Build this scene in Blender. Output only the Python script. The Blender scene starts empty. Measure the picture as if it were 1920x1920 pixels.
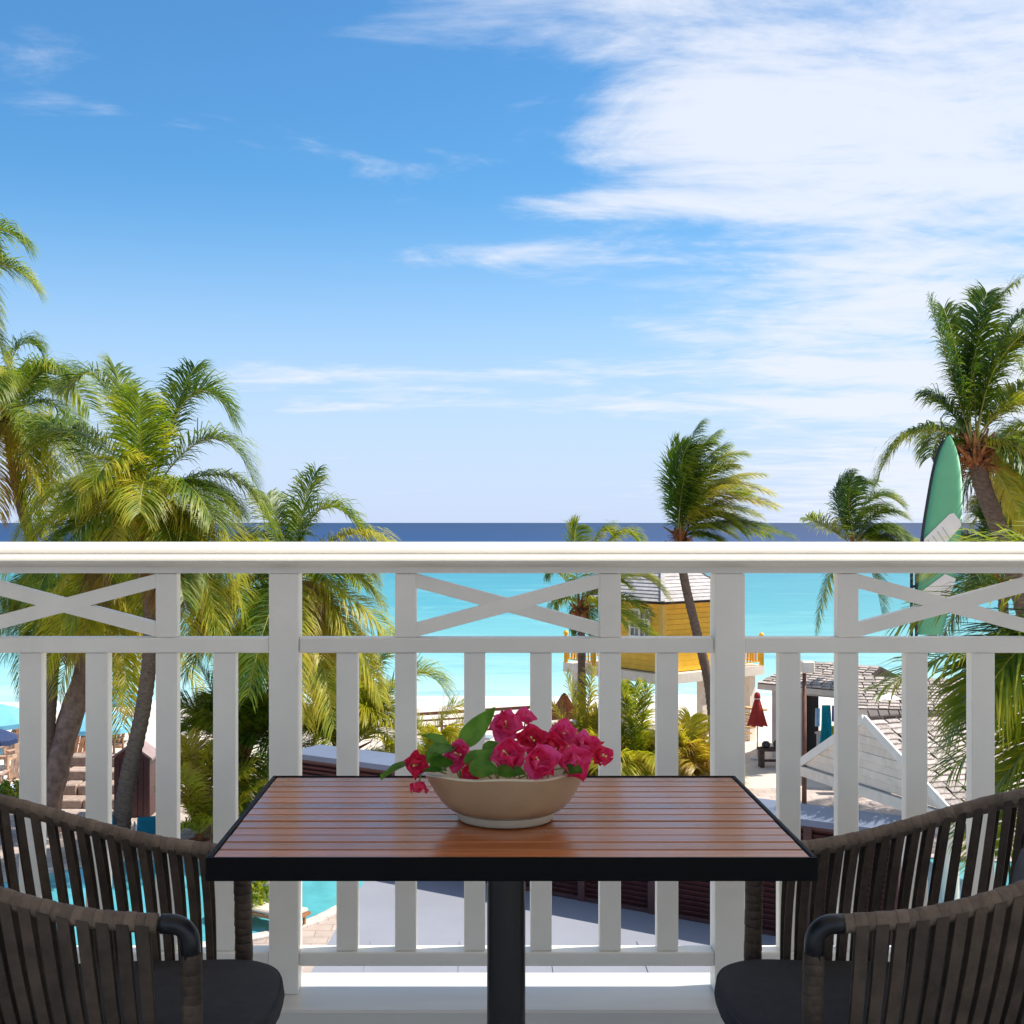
import bpy, math, random
import numpy as np
from mathutils import Vector, Matrix, noise as mnoise

R = math.radians
sc = bpy.context.scene
COL = sc.collection
CZ = 8.5            # camera height above the beach
F = 2400.0          # focal length in photo pixels
PX0, PY0 = 900.0, 980.0

# ------------------------------------------------------------------ camera
cam_d = bpy.data.cameras.new('camera'); cam = bpy.data.objects.new('camera', cam_d); COL.objects.link(cam)
cam.location = (0, 0, CZ); cam.rotation_euler = (R(90), 0, 0)
cam_d.sensor_width = 36; cam_d.lens = 36 * F / 1920
cam_d.shift_x = (960 - PX0) / 1920; cam_d.shift_y = (PY0 - 960) / 1920
cam_d.clip_start = 0.05; cam_d.clip_end = 120000
sc.camera = cam

# ------------------------------------------------------------------ sky and sun
SUN_EL, SUN_AZ = 57.0, 81.1         # azimuth clockwise from +Y: the sun stands to the right
world = bpy.data.worlds.new('World'); sc.world = world; world.use_nodes = True

class NT:
    """tiny helper for building node trees"""
    def __init__(s, tree): s.t = tree; s.n = tree.nodes; s.l = tree.links
    def node(s, kind, **kw):
        n = s.n.new(kind)
        for k, v in kw.items(): setattr(n, k, v)
        return n
    def put(s, sock, v):
        if hasattr(v, 'is_linked') or isinstance(v, bpy.types.NodeSocket): s.l.new(v, sock)
        else: sock.default_value = v
    def math(s, op, a, b=None, c=None, clamp=False):
        n = s.node('ShaderNodeMath', operation=op, use_clamp=clamp)
        s.put(n.inputs[0], a)
        if b is not None: s.put(n.inputs[1], b)
        if c is not None: s.put(n.inputs[2], c)
        return n.outputs[0]
    def mapr(s, v, a, b, c=0.0, d=1.0, smooth=True):
        n = s.node('ShaderNodeMapRange'); n.interpolation_type = 'SMOOTHSTEP' if smooth else 'LINEAR'
        s.put(n.inputs[0], v)
        for i, x in enumerate((a, b, c, d)): n.inputs[i + 1].default_value = x
        return n.outputs[0]
    def mix(s, f, a, b, blend='MIX'):
        n = s.node('ShaderNodeMix', data_type='RGBA', blend_type=blend)
        s.put(n.inputs[0], f); s.put(n.inputs[6], a); s.put(n.inputs[7], b)
        return n.outputs[2]
    def noise(s, vec=None, scale=5.0, detail=4.0, rough=0.55, dist=0.0):
        n = s.node('ShaderNodeTexNoise')
        if vec is not None: s.l.new(vec, n.inputs['Vector'])
        n.inputs['Scale'].default_value = scale; n.inputs['Detail'].default_value = detail
        n.inputs['Roughness'].default_value = rough; n.inputs['Distortion'].default_value = dist
        return n.outputs[0]
    def xyz(s, x, y, z):
        n = s.node('ShaderNodeCombineXYZ')
        for i, v in enumerate((x, y, z)): s.put(n.inputs[i], v)
        return n.outputs[0]
    def ramp(s, f, stops):
        n = s.node('ShaderNodeValToRGB'); s.put(n.inputs[0], f)
        e = n.color_ramp.elements
        while len(e) < len(stops): e.new(0.5)
        for el, (p, c) in zip(e, stops): el.position = p; el.color = (*c, 1) if len(c) == 3 else c
        return n.outputs[0]

w = NT(world.node_tree); w.n.clear()
tc = w.node('ShaderNodeTexCoord')
sep = w.node('ShaderNodeSeparateXYZ'); w.l.new(tc.outputs['Generated'], sep.inputs[0])
dx, dy, dz = sep.outputs
sky = w.node('ShaderNodeTexSky', sky_type='NISHITA', sun_disc=False)
sky.sun_elevation = R(SUN_EL); sky.sun_rotation = R(SUN_AZ)
sky.air_density = 1.0; sky.dust_density = 0.6; sky.ozone_density = 2.0; sky.altitude = 0
zc = w.math('ADD', w.math('MAXIMUM', dz, 0.0), 0.07)
qx = w.math('DIVIDE', dx, zc); qy = w.math('DIVIDE', dy, zc)
v1 = w.xyz(w.math('MULTIPLY', qx, 1.0), w.math('MULTIPLY', qy, 1.5), 3.1)
n1 = w.noise(v1, 1.15, 9, 0.62, 0.35)
v2 = w.xyz(w.math('MULTIPLY', qx, 0.22), w.math('MULTIPLY', qy, 0.30), 7.7)
n2 = w.noise(v2, 1.0, 3, 0.5, 0.2)
v3 = w.xyz(w.math('MULTIPLY', qx, 3.2), w.math('MULTIPLY', qy, 6.0), 1.7)
n3 = w.noise(v3, 1.0, 6, 0.65, 0.6)
yy = w.math('MAXIMUM', dy, 0.15)
uu = w.math('DIVIDE', dx, yy); vv = w.math('DIVIDE', dz, yy)
bank = w.mapr(w.math('ADD', dx, w.math('MULTIPLY', w.math('SUBTRACT', dz, 0.2), 0.48)), -0.09, 0.34, 0.0, 0.50)
cov = bank
# wisps and banks seen over the sea (px, py, sx, sy, amount)
for (bx, by, sx, sy, am) in ((60, 170, 110, 55, .20), (60, 70, 120, 45, .16), (820, 20, 190, 55, .20), (395, 20, 90, 25, .13), (1130, 385, 190, 24, .30),
                             (960, 475, 230, 26, .26), (650, 585, 170, 16, .26), (640, 705, 420, 26, .42), (1050, 760, 900, 18, .34), (1500, 700, 500, 20, .2), (330, 240, 60, 10, .15),
                             (1000, 900, 2000, 60, .10), (200, 205, 30, 10, .13), (1350, 160, 180, 90, .16)):
    a = w.math('DIVIDE', w.math('SUBTRACT', uu, (bx - PX0) / F), sx / F)
    b = w.math('DIVIDE', w.math('SUBTRACT', vv, (PY0 - by) / F), sy / F)
    r2 = w.math('ADD', w.math('MULTIPLY', a, a), w.math('MULTIPLY', b, b))
    g = w.math('MULTIPLY', w.math('POWER', 2.718, w.math('MULTIPLY', r2, -0.7)), am)
    cov = w.math('ADD', cov, g)
tex = w.math('ADD', w.math('MULTIPLY', n1, 0.95), w.math('MULTIPLY', n2, 0.35))
tex = w.math('ADD', tex, w.math('MULTIPLY', n3, 0.22))
n4 = w.noise(w.xyz(w.math('MULTIPLY', qx, 1.9), w.math('MULTIPLY', qy, 2.4), 9.3), 1.0, 8, 0.66, 0.8)
tex = w.math('ADD', tex, w.math('MULTIPLY', w.math('SUBTRACT', n4, 0.5), 0.75))
cl = w.mapr(w.math('ADD', tex, cov), 0.93, 1.40)
cl = w.math('MULTIPLY', cl, 0.92)
hz = w.mapr(dz, 0.0, 0.27, 0.86, 0.0)
skyc = w.node('ShaderNodeHueSaturation'); w.l.new(sky.outputs[0], skyc.inputs['Color'])
skyc.inputs['Saturation'].default_value = 1.12; skyc.inputs['Value'].default_value = 1.0
tint = w.mix(1.0, skyc.outputs[0], (0.50, 0.86, 1.02, 1), 'MULTIPLY')
base = w.mix(hz, tint, (4.05, 4.65, 6.3, 1))
col = w.mix(cl, base, (5.2, 5.5, 6.15, 1))
bg = w.node('ShaderNodeBackground'); w.l.new(col, bg.inputs[0]); bg.inputs[1].default_value = 0.085
out = w.node('ShaderNodeOutputWorld'); w.l.new(bg.outputs[0], out.inputs[0])

sun_d = bpy.data.lights.new('sun', 'SUN'); sun_d.energy = 3.1; sun_d.angle = R(0.55); sun_d.color = (1.0, 0.955, 0.88)
sun = bpy.data.objects.new('sun', sun_d); COL.objects.link(sun)
sdir = Vector((math.sin(R(SUN_AZ)) * math.cos(R(SUN_EL)), math.cos(R(SUN_AZ)) * math.cos(R(SUN_EL)), math.sin(R(SUN_EL))))
sun.rotation_euler = sdir.to_track_quat('Z', 'Y').to_euler(); sun.location = (20, 0, 40)

vs = sc.view_settings
vs.view_transform = 'Standard'; vs.look = 'None'; vs.exposure = 0.97; vs.gamma = 1.0; vs.use_curve_mapping = False
sc.render.engine = 'CYCLES'
sc.cycles.use_denoising = True
sc.cycles.max_bounces = 8; sc.cycles.diffuse_bounces = 4; sc.cycles.glossy_bounces = 3
sc.cycles.transparent_max_bounces = 8; sc.cycles.transmission_bounces = 4
sc.cycles.sample_clamp_indirect = 8.0

# ------------------------------------------------------------------ helpers
def P(px, py, d):
    return Vector(((px - PX0) / F * d, d, CZ - (py - PY0) / F * d))
def GD(py, z=0.0):                       # distance at which height z shows at row py
    return (CZ - z) * F / (py - PY0)
def G(px, py, z=0.0):
    return P(px, py, GD(py, z))

MATS = {}
def mat(name, color, rough=0.6, spec=0.5, metal=0.0, var=0.08, vscale=6.0, bump=0.0, bscale=40.0, trans=0.0, detail=4, stretch=None, coat=0.0, dark=None, darkamt=0.35):
    if name in MATS: return MATS[name]
    m = bpy.data.materials.new(name); m.use_nodes = True; t = NT(m.node_tree)
    b = t.n['Principled BSDF']
    tcn = t.node('ShaderNodeTexCoord'); vec = tcn.outputs['Object']
    if stretch:
        mp = t.node('ShaderNodeMapping'); mp.inputs['Scale'].default_value = stretch; t.l.new(vec, mp.inputs[0]); vec = mp.outputs[0]
    oi = t.node('ShaderNodeObjectInfo')
    nz = t.noise(vec, vscale, detail, 0.6)
    f = t.mapr(nz, 0.3, 0.7, 1 - var, 1 + var)
    f = t.math('MULTIPLY', f, t.mapr(oi.outputs['Random'], 0, 1, 1 - var * 0.8, 1 + var * 0.8, smooth=False))
    hs = t.node('ShaderNodeHueSaturation'); hs.inputs['Color'].default_value = (*color, 1); t.l.new(f, hs.inputs['Value'])
    c = hs.outputs[0]
    if dark:
        nd = t.noise(vec, vscale * 0.45, 6, 0.7, 0.4)
        c = t.mix(t.math('MULTIPLY', t.mapr(nd, 0.52, 0.75), darkamt), c, (*dark, 1))
    t.l.new(c, b.inputs['Base Color'])
    b.inputs['Roughness'].default_value = rough; b.inputs['Specular IOR Level'].default_value = spec; b.inputs['Metallic'].default_value = metal
    b.inputs['Coat Weight'].default_value = coat; b.inputs['Coat Roughness'].default_value = 0.12
    if bump:
        bp = t.node('ShaderNodeBump'); bp.inputs['Strength'].default_value = bump; bp.inputs['Distance'].default_value = 0.02
        t.l.new(t.noise(vec, bscale, 5, 0.6), bp.inputs['Height']); t.l.new(bp.outputs[0], b.inputs['Normal'])
    if trans:
        tr = t.node('ShaderNodeBsdfTranslucent'); t.l.new(c, tr.inputs[0])
        mx = t.node('ShaderNodeMixShader'); mx.inputs[0].default_value = trans
        t.l.new(b.outputs[0], mx.inputs[1]); t.l.new(tr.outputs[0], mx.inputs[2])
        t.l.new(mx.outputs[0], t.n['Material Output'].inputs[0])
    MATS[name] = m
    return m

class MB:
    def __init__(s): s.v = []; s.f = []; s.mi = []
    def add(s, vs_, fs, mi=0):
        o = len(s.v); s.v.extend([tuple(p) for p in vs_]); s.f.extend([tuple(i + o for i in f) for f in fs]); s.mi.extend([mi] * len(fs)); return s
    def box(s, c, d, rot=None, mi=0, bev=0.0):
        c = Vector(c); hx, hy, hz_ = d[0] / 2, d[1] / 2, d[2] / 2
        if bev <= 0:
            pts = [Vector((x * hx, y * hy, z * hz_)) for x in (-1, 1) for y in (-1, 1) for z in (-1, 1)]
            fs = [(0, 1, 3, 2), (4, 6, 7, 5), (0, 4, 5, 1), (2, 3, 7, 6), (0, 2, 6, 4), (1, 5, 7, 3)]
        else:
            pts = []; fs = []
            for x in (-1, 1):
                for y in (-1, 1):
                    for z in (-1, 1):
                        pts += [Vector((x * hx, y * (hy - bev), z * (hz_ - bev))), Vector((x * (hx - bev), y * hy, z * (hz_ - bev))), Vector((x * (hx - bev), y * (hy - bev), z * hz_))]
            def ix(x, y, z, k): return ((x > 0) * 4 + (y > 0) * 2 + (z > 0)) * 3 + k
            for a in (-1, 1):
                q = [ix(a, -1, -1, 0), ix(a, 1, -1, 0), ix(a, 1, 1, 0), ix(a, -1, 1, 0)]; fs.append(q if a > 0 else q[::-1])
                q = [ix(-1, a, -1, 1), ix(-1, a, 1, 1), ix(1, a, 1, 1), ix(1, a, -1, 1)]; fs.append(q if a > 0 else q[::-1])
                q = [ix(-1, -1, a, 2), ix(1, -1, a, 2), ix(1, 1, a, 2), ix(-1, 1, a, 2)]; fs.append(q if a > 0 else q[::-1])
                for b_ in (-1, 1):
                    q = [ix(a, b_, -1, 0), ix(a, b_, -1, 1), ix(a, b_, 1, 1), ix(a, b_, 1, 0)]; fs.append(q if a * b_ > 0 else q[::-1])
                    q = [ix(a, -1, b_, 0), ix(a, 1, b_, 0), ix(a, 1, b_, 2), ix(a, -1, b_, 2)]; fs.append(q if a * b_ > 0 else q[::-1])
                    q = [ix(-1, a, b_, 1), ix(-1, a, b_, 2), ix(1, a, b_, 2), ix(1, a, b_, 1)]; fs.append(q if a * b_ > 0 else q[::-1])
                    for c_ in (-1, 1):
                        q = [ix(a, b_, c_, 0), ix(a, b_, c_, 1), ix(a, b_, c_, 2)]; fs.append(q if a * b_ * c_ > 0 else q[::-1])
        if rot is not None: pts = [rot @ p for p in pts]
        return s.add([p + c for p in pts], fs, mi)
    def bar(s, a, b, wd, th, up=(0, 0, 1), mi=0, bev=0.0):
        a = Vector(a); b = Vector(b); t = (b - a); L = t.length; t.normalize(); up = Vector(up)
        x = t.cross(up)
        if x.length < 1e-4: x = t.cross(Vector((1, 0, 0)))
        x.normalize(); z = x.cross(t).normalized()
        rot = Matrix((x, t, z)).transposed()
        return s.box((a + b) / 2, (wd, L, th), rot, mi, bev)
    def tube(s, pts, rad, n=8, cap=True, mi=0, closed=False):
        pts = [Vector(p) for p in pts]; m = len(pts)
        if not hasattr(rad, '__len__'): rad = [rad] * m
        o = len(s.v); prev = None
        for i, p in enumerate(pts):
            if closed: t = pts[(i + 1) % m] - pts[i - 1]
            else: t = pts[min(i + 1, m - 1)] - pts[max(i - 1, 0)]
            t.normalize()
            if prev is None:
                a = t.cross(Vector((0, 0, 1)))
                if a.length < 1e-3: a = t.cross(Vector((1, 0, 0)))
                a.normalize()
            else:
                a = prev - t * prev.dot(t); a.normalize()
            prev = a; b = t.cross(a)
            for k in range(n):
                an = 2 * math.pi * k / n
                s.v.append(tuple(p + (a * math.cos(an) + b * math.sin(an)) * rad[i]))
        for i in range(m if closed else m - 1):
            j = (i + 1) % m
            for k in range(n):
                k2 = (k + 1) % n
                s.f.append((o + i * n + k, o + i * n + k2, o + j * n + k2, o + j * n + k)); s.mi.append(mi)
        if cap and not closed:
            s.f.append(tuple(o + k for k in range(n))[::-1]); s.mi.append(mi)
            s.f.append(tuple(o + (m - 1) * n + k for k in range(n))); s.mi.append(mi)
        return s
    def lathe(s, prof, n=32, c=(0, 0, 0), wob=None, mi=0):
        o = len(s.v); c = Vector(c)
        for i, (r, z) in enumerate(prof):
            for k in range(n):
                a = 2 * math.pi * k / n; dz_ = wob(i, a) if wob else 0
                s.v.append((c.x + r * math.cos(a), c.y + r * math.sin(a), c.z + z + dz_))
        for i in range(len(prof) - 1):
            for k in range(n):
                k2 = (k + 1) % n
                s.f.append((o + i * n + k, o + i * n + k2, o + (i + 1) * n + k2, o + (i + 1) * n + k)); s.mi.append(mi)
        return s
    def prism(s, poly, h, mi=0):
        """poly: list of 3D points (planar), extruded by vector h"""
        h = Vector(h); n = len(poly); a = [Vector(p) for p in poly]
        fs = [tuple(range(n))[::-1], tuple(range(n, 2 * n))] + [(i, (i + 1) % n, n + (i + 1) % n, n + i) for i in range(n)]
        return s.add(a + [p + h for p in a], fs, mi)
    def mesh(s, name, mats, off=(0, 0, 0), smooth=False, fix=True):
        me = bpy.data.meshes.new(name)
        off = Vector(off)
        me.from_pydata([(x - off.x, y - off.y, z - off.z) for x, y, z in s.v], [], s.f)
        for m in (mats if isinstance(mats, (list, tuple)) else [mats]): me.materials.append(m)
        if any(s.mi): me.polygons.foreach_set('material_index', s.mi)
        if fix:
            import bmesh
            bm = bmesh.new(); bm.from_mesh(me); bmesh.ops.recalc_face_normals(bm, faces=bm.faces); bm.to_mesh(me); bm.free()
        if smooth: me.polygons.foreach_set('use_smooth', [True] * len(me.polygons))
        me.update()
        return me

def root_of(o):
    while o.parent: o = o.parent
    return o
def obj(name, me, parent=None, loc=(0, 0, 0), rot=None):
    o = bpy.data.objects.new(name, me); COL.objects.link(o)
    o.location = loc
    if rot is not None: o.rotation_euler = rot
    if parent: o.parent = parent
    return o
def part(name, mb, m, parent, smooth=False, auto=None):
    """mesh drawn in world coordinates, stored relative to the thing's base"""
    o = obj(name, mb.mesh(name, m, root_of(parent).location, smooth), parent)
    if auto: autosmooth(o.data, auto)
    return o
def autosmooth(me, deg=35):
    me.polygons.foreach_set('use_smooth', [True] * len(me.polygons))
    try: me.set_sharp_from_angle(angle=R(deg))
    except Exception: pass
def thing(name, label, cat, loc, group=None):
    o = bpy.data.objects.new(name, None); COL.objects.link(o); o.location = loc
    o.empty_display_size = 0.1
    o['label'] = label; o['category'] = cat
    if group: o['group'] = group
    return o
def single(name, label, cat, mb, m, loc, group=None, smooth=False, auto=None):
    o = obj(name, mb.mesh(name, m, loc, smooth), None, loc)
    o['label'] = label; o['category'] = cat
    if group: o['group'] = group
    if auto: autosmooth(o.data, auto)
    return o
def structure(name, mb, m, smooth=False, auto=None):
    o = obj(name, mb.mesh(name, m, (0, 0, 0), smooth)); o['kind'] = 'structure'
    if auto: autosmooth(o.data, auto)
    return o
def crom(pts, n=6):
    """Catmull-Rom through points"""
    pts = [Vector(p) for p in pts]; q = [pts[0] * 2 - pts[1]] + pts + [pts[-1] * 2 - pts[-2]]; outp = []
    for i in range(1, len(q) - 2):
        p0, p1, p2, p3 = q[i - 1:i + 3]
        for k in range(n):
            t = k / n
            outp.append(0.5 * ((2 * p1) + (p2 - p0) * t + (2 * p0 - 5 * p1 + 4 * p2 - p3) * t * t + (3 * p1 - p0 - 3 * p2 + p3) * t ** 3))
    outp.append(pts[-1]); return outp

# ------------------------------------------------------------------ materials
WHITE = mat('white_paint', (0.87, 0.835, 0.755), 0.40, 0.45, var=0.04, vscale=3, bump=0.04, bscale=120, dark=(0.62, 0.57, 0.49), darkamt=0.28)
WHITE2 = mat('white_boards', (0.84, 0.74, 0.63), 0.6, var=0.06, vscale=4, bump=0.1, bscale=30, dark=(0.5, 0.45, 0.4))
STUCCO = mat('pale_stucco', (0.72, 0.66, 0.62), 0.85, var=0.06, vscale=1.2, bump=0.25, bscale=30)
LILAC = mat('shaded_roof_membrane', (0.27, 0.275, 0.31), 0.8, var=0.05, vscale=0.8, bump=0.1, bscale=25, dark=(0.23, 0.23, 0.26))  # pale roof toned down to lilac grey, the building's shade put into the colour
CAPM = mat('grey_metal_cap', (0.15, 0.175, 0.24), 0.5, var=0.06, vscale=2)
MAROON = mat('maroon_stain', (0.075, 0.022, 0.020), 0.5, var=0.18, vscale=6, bump=0.15, bscale=60, stretch=(1, 1, 6))
YELLOW = mat('yellow_siding', (0.90, 0.50, 0.03), 0.6, var=0.07, vscale=3, bump=0.08, bscale=50)
SHINGLE = mat('weathered_shingle', (0.46, 0.39, 0.35), 0.9, var=0.35, vscale=9, bump=0.4, bscale=60, dark=(0.09, 0.06, 0.05), darkamt=0.6)
ROOFPALE = mat('pale_shingle', (0.50, 0.46, 0.45), 0.85, var=0.14, vscale=5, bump=0.3, bscale=40)
UNDER = mat('roof_underlay', (0.05, 0.035, 0.03), 0.9)
WOODCH = mat('teak_furniture', (0.36, 0.16, 0.07), 0.6, var=0.2, vscale=8, bump=0.1)
WOODP = mat('brown_post', (0.17, 0.065, 0.035), 0.7, var=0.2, vscale=8, bump=0.2)
STONE = mat('coral_stone', (0.40, 0.29, 0.23), 0.9, var=0.22, vscale=5, bump=0.6, bscale=18, dark=(0.22, 0.15, 0.12))
TEAL = mat('teal_fabric', (0.0, 0.17, 0.27), 0.8, var=0.12, vscale=7)
TURQ = mat('turquoise_towel', (0.0, 0.30, 0.38), 0.9, var=0.15, vscale=9, bump=0.3)
PALEBLUE = mat('pale_blue_canvas', (0.22, 0.58, 0.78), 0.8, var=0.06, vscale=4, trans=0.25)
NAVY = mat('navy_canvas', (0.015, 0.035, 0.11), 0.8, var=0.1)
REDC = mat('red_canvas', (0.42, 0.035, 0.025), 0.8, var=0.15, vscale=6, trans=0.15)
DARK = mat('charcoal_metal', (0.012, 0.012, 0.014), 0.35, 0.5, var=0.1)
BLACKT = mat('black_table_frame', (0.003, 0.003, 0.004), 0.5, 0.10, var=0.1, bump=0.03, bscale=300)
TERRA = mat('terracotta', (0.42, 0.13, 0.05), 0.8, var=0.15, bump=0.2)
TRUNK = mat('palm_trunk', (0.185, 0.125, 0.095), 0.95, var=0.30, vscale=9, bump=0.8, bscale=24, dark=(0.06, 0.04, 0.03), darkamt=0.6, stretch=(1, 1, 3))
BARK = mat('rough_bark', (0.26, 0.17, 0.14), 0.95, var=0.3, vscale=5, bump=0.9, bscale=14, dark=(0.10, 0.06, 0.05), darkamt=0.5)
BOOT = mat('palm_fibre', (0.30, 0.11, 0.035), 0.9, var=0.4, vscale=9, bump=0.5)
COCO = mat('coconut_husk', (0.42, 0.16, 0.03), 0.6, var=0.25, vscale=6)
RACHIS = mat('frond_midrib', (0.42, 0.34, 0.07), 0.5, var=0.2, vscale=2)
GLASSW = mat('window_glass', (0.10, 0.16, 0.22), 0.08, 0.8, var=0.2, vscale=2)

def leaf_material():
    m = bpy.data.materials.new('palm_leaf'); m.use_nodes = True; t = NT(m.node_tree); b = t.n['Principled BSDF']
    at = t.node('ShaderNodeAttribute', attribute_name='tone')
    nz = t.noise(t.node('ShaderNodeTexCoord').outputs['Object'], 1.6, 3)
    f = t.math('ADD', at.outputs['Fac'], t.mapr(nz, 0.3, 0.7, -0.09, 0.09), clamp=True)
    c = t.ramp(f, [(0.0, (0.020, 0.050, 0.012)), (0.28, (0.070, 0.145, 0.016)), (0.46, (0.225, 0.295, 0.024)), (0.66, (0.54, 0.48, 0.045)), (0.86, (0.46, 0.30, 0.07)), (1.0, (0.26, 0.14, 0.06))])
    t.l.new(c, b.inputs['Base Color']); b.inputs['Roughness'].default_value = 0.42; b.inputs['Specular IOR Level'].default_value = 0.5
    tr = t.node('ShaderNodeBsdfTranslucent')
    c2 = t.mix(1.0, c, (1.35, 1.35, 0.6, 1), 'MULTIPLY'); t.l.new(c2, tr.inputs[0])
    mx = t.node('ShaderNodeMixShader'); mx.inputs[0].default_value = 0.48
    t.l.new(b.outputs[0], mx.inputs[1]); t.l.new(tr.outputs[0], mx.inputs[2]); t.l.new(mx.outputs[0], t.n['Material Output'].inputs[0])
    return m
LEAF = leaf_material()

# ------------------------------------------------------------------ ground and sea
def ground():
    mb = MB(); xs = np.concatenate([[-40000, -4000, -600, -150], np.linspace(-60, 60, 61), [150, 600, 4000, 40000]])
    ys = np.concatenate([[-600, -60, 0, 20, 40, 54], np.linspace(57, 72, 16), [90, 200, 1000, 60000]])
    for y in ys:
        for x in xs:
            wob = 1.3 * math.sin(x * 0.09 + 0.6) + 0.6 * math.sin(x * 0.31)
            e = y - (57 + wob)
            z = 0 if e < 0 else -0.075 * e if e < 20 else -1.5 - 0.003 * (e - 20)
            mb.v.append((x, y, max(z, -6)))
    nx = len(xs)
    for j in range(len(ys) - 1):
        for i in range(nx - 1):
            mb.f.append((j * nx + i, j * nx + i + 1, (j + 1) * nx + i + 1, (j + 1) * nx + i)); mb.mi.append(0)
    m = mat('beach_sand', (0.66, 0.57, 0.48), 0.95, var=0.10, vscale=0.7, bump=0.5, bscale=6, detail=8)
    return structure('beach_ground', mb, m, True)
ground()

def sea():
    m = bpy.data.materials.new('sea_water'); m.use_nodes = True; t = NT(m.node_tree); b = t.n['Principled BSDF']
    geo = t.node('ShaderNodeNewGeometry'); sp = t.node('ShaderNodeSeparateXYZ'); t.l.new(geo.outputs['Position'], sp.inputs[0])
    x, y, z = sp.outputs
    st = t.xyz(t.math('MULTIPLY', x, 0.012), t.math('MULTIPLY', y, 0.05), 0)
    nb = t.noise(st, 1.0, 5, 0.6, 0.3)
    ly = t.math('LOGARITHM', t.math('ADD', y, t.math('MULTIPLY', t.math('SUBTRACT', nb, 0.5), t.math('MULTIPLY', y, 0.35))), 10.0)
    f = t.mapr(ly, 1.79, 3.6, 0, 1, smooth=False)
    c = t.ramp(f, [(0.0, (0.46, 0.60, 0.57)), (0.035, (0.33, 0.56, 0.55)), (0.09, (0.17, 0.44, 0.44)), (0.18, (0.085, 0.33, 0.37)), (0.32, (0.045, 0.255, 0.325)), (0.42, (0.015, 0.12, 0.23)),
                   (0.50, (0.006, 0.048, 0.165)), (0.60, (0.004, 0.030, 0.115)), (1.0, (0.003, 0.022, 0.085))])
    fs = t.noise(t.xyz(t.math('MULTIPLY', x, 0.07), t.math('MULTIPLY', y, 0.22), 2.0), 1.0, 8, 0.7, 0.9)
    c = t.mix(t.math('MULTIPLY', t.mapr(fs, 0.52, 0.74, 0, 0.30), t.mapr(y, 200, 420, 1, 0.10)), c, (0.45, 0.70, 0.72, 1))
    c = t.mix(t.math('MULTIPLY', t.mapr(fs, 0.48, 0.28, 0, 0.45), t.mapr(y, 200, 420, 1, 0.1)), c, (0.010, 0.22, 0.36, 1))
    # foam lines near the shore
    sh = t.math('ADD', y, t.math('ADD', t.math('MULTIPLY', t.math('SINE', t.math('MULTIPLY', x, 0.09)), -1.4), t.math('MULTIPLY', nb, 5.0)))
    fo = t.noise(t.xyz(t.math('MULTIPLY', x, 0.10), t.math('MULTIPLY', y, 0.55), 4.0), 1.0, 6, 0.7, 0.5)
    edge = t.mapr(sh, 62.0, 76.0, 0.30, -0.10)
    foam = t.mapr(t.math('ADD', fo, edge), 0.62, 0.74)
    c = t.mix(foam, c, (0.80, 0.84, 0.84, 1))
    t.l.new(c, b.inputs['Base Color']); b.inputs['Roughness'].default_value = 0.36; b.inputs['Specular IOR Level'].default_value = 0.07; b.inputs['IOR'].default_value = 1.33
    bp = t.node('ShaderNodeBump'); bp.inputs['Strength'].default_value = 0.35; bp.inputs['Distance'].default_value = 0.3
    wv = t.noise(t.xyz(t.math('MULTIPLY', x, 0.12), t.math('MULTIPLY', y, 0.35), 0), 1.0, 6, 0.65)
    t.l.new(wv, bp.inputs['Height']); t.l.new(bp.outputs[0], b.inputs['Normal'])
    mb = MB().add([(-60000, 56, -0.34), (60000, 56, -0.34), (60000, 70000, -0.34), (-60000, 70000, -0.34)], [(0, 1, 2, 3)])
    return structure('sea', mb, m)
sea()

# terrace paving round the pools: flagstones too small in view, one sheet
PAVE = mat('terrace_paving', (0.50, 0.405, 0.35), 0.85, var=0.14, vscale=0.9, bump=0.3, bscale=12, dark=(0.36, 0.27, 0.22), darkamt=0.4)
def pave():
    m = PAVE; t = NT(m.node_tree); b = t.n['Principled BSDF']; src = b.inputs['Base Color'].links[0].from_socket
    br = t.node('ShaderNodeTexBrick'); t.l.new(t.node('ShaderNodeTexCoord').outputs['Object'], br.inputs['Vector'])
    br.inputs['Scale'].default_value = 1.0; br.inputs['Brick Width'].default_value = 0.62; br.inputs['Row Height'].default_value = 0.41; br.inputs['Mortar Size'].default_value = 0.012
    br.inputs['Color1'].default_value = (1, 1, 1, 1); br.inputs['Color2'].default_value = (.80, .78, .76, 1); br.inputs['Mortar'].default_value = (.55, .5, .46, 1)
    t.l.new(t.mix(1.0, src, br.outputs[0], 'MULTIPLY'), b.inputs['Base Color'])
pave()
tp = MB().add([(-30, 8, 0.006), (30, 8, 0.006), (30, 41.5, 0.006), (-30, 40.0, 0.006)], [(0, 1, 2, 3)])
structure('terrace_paving', tp, PAVE)

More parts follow.
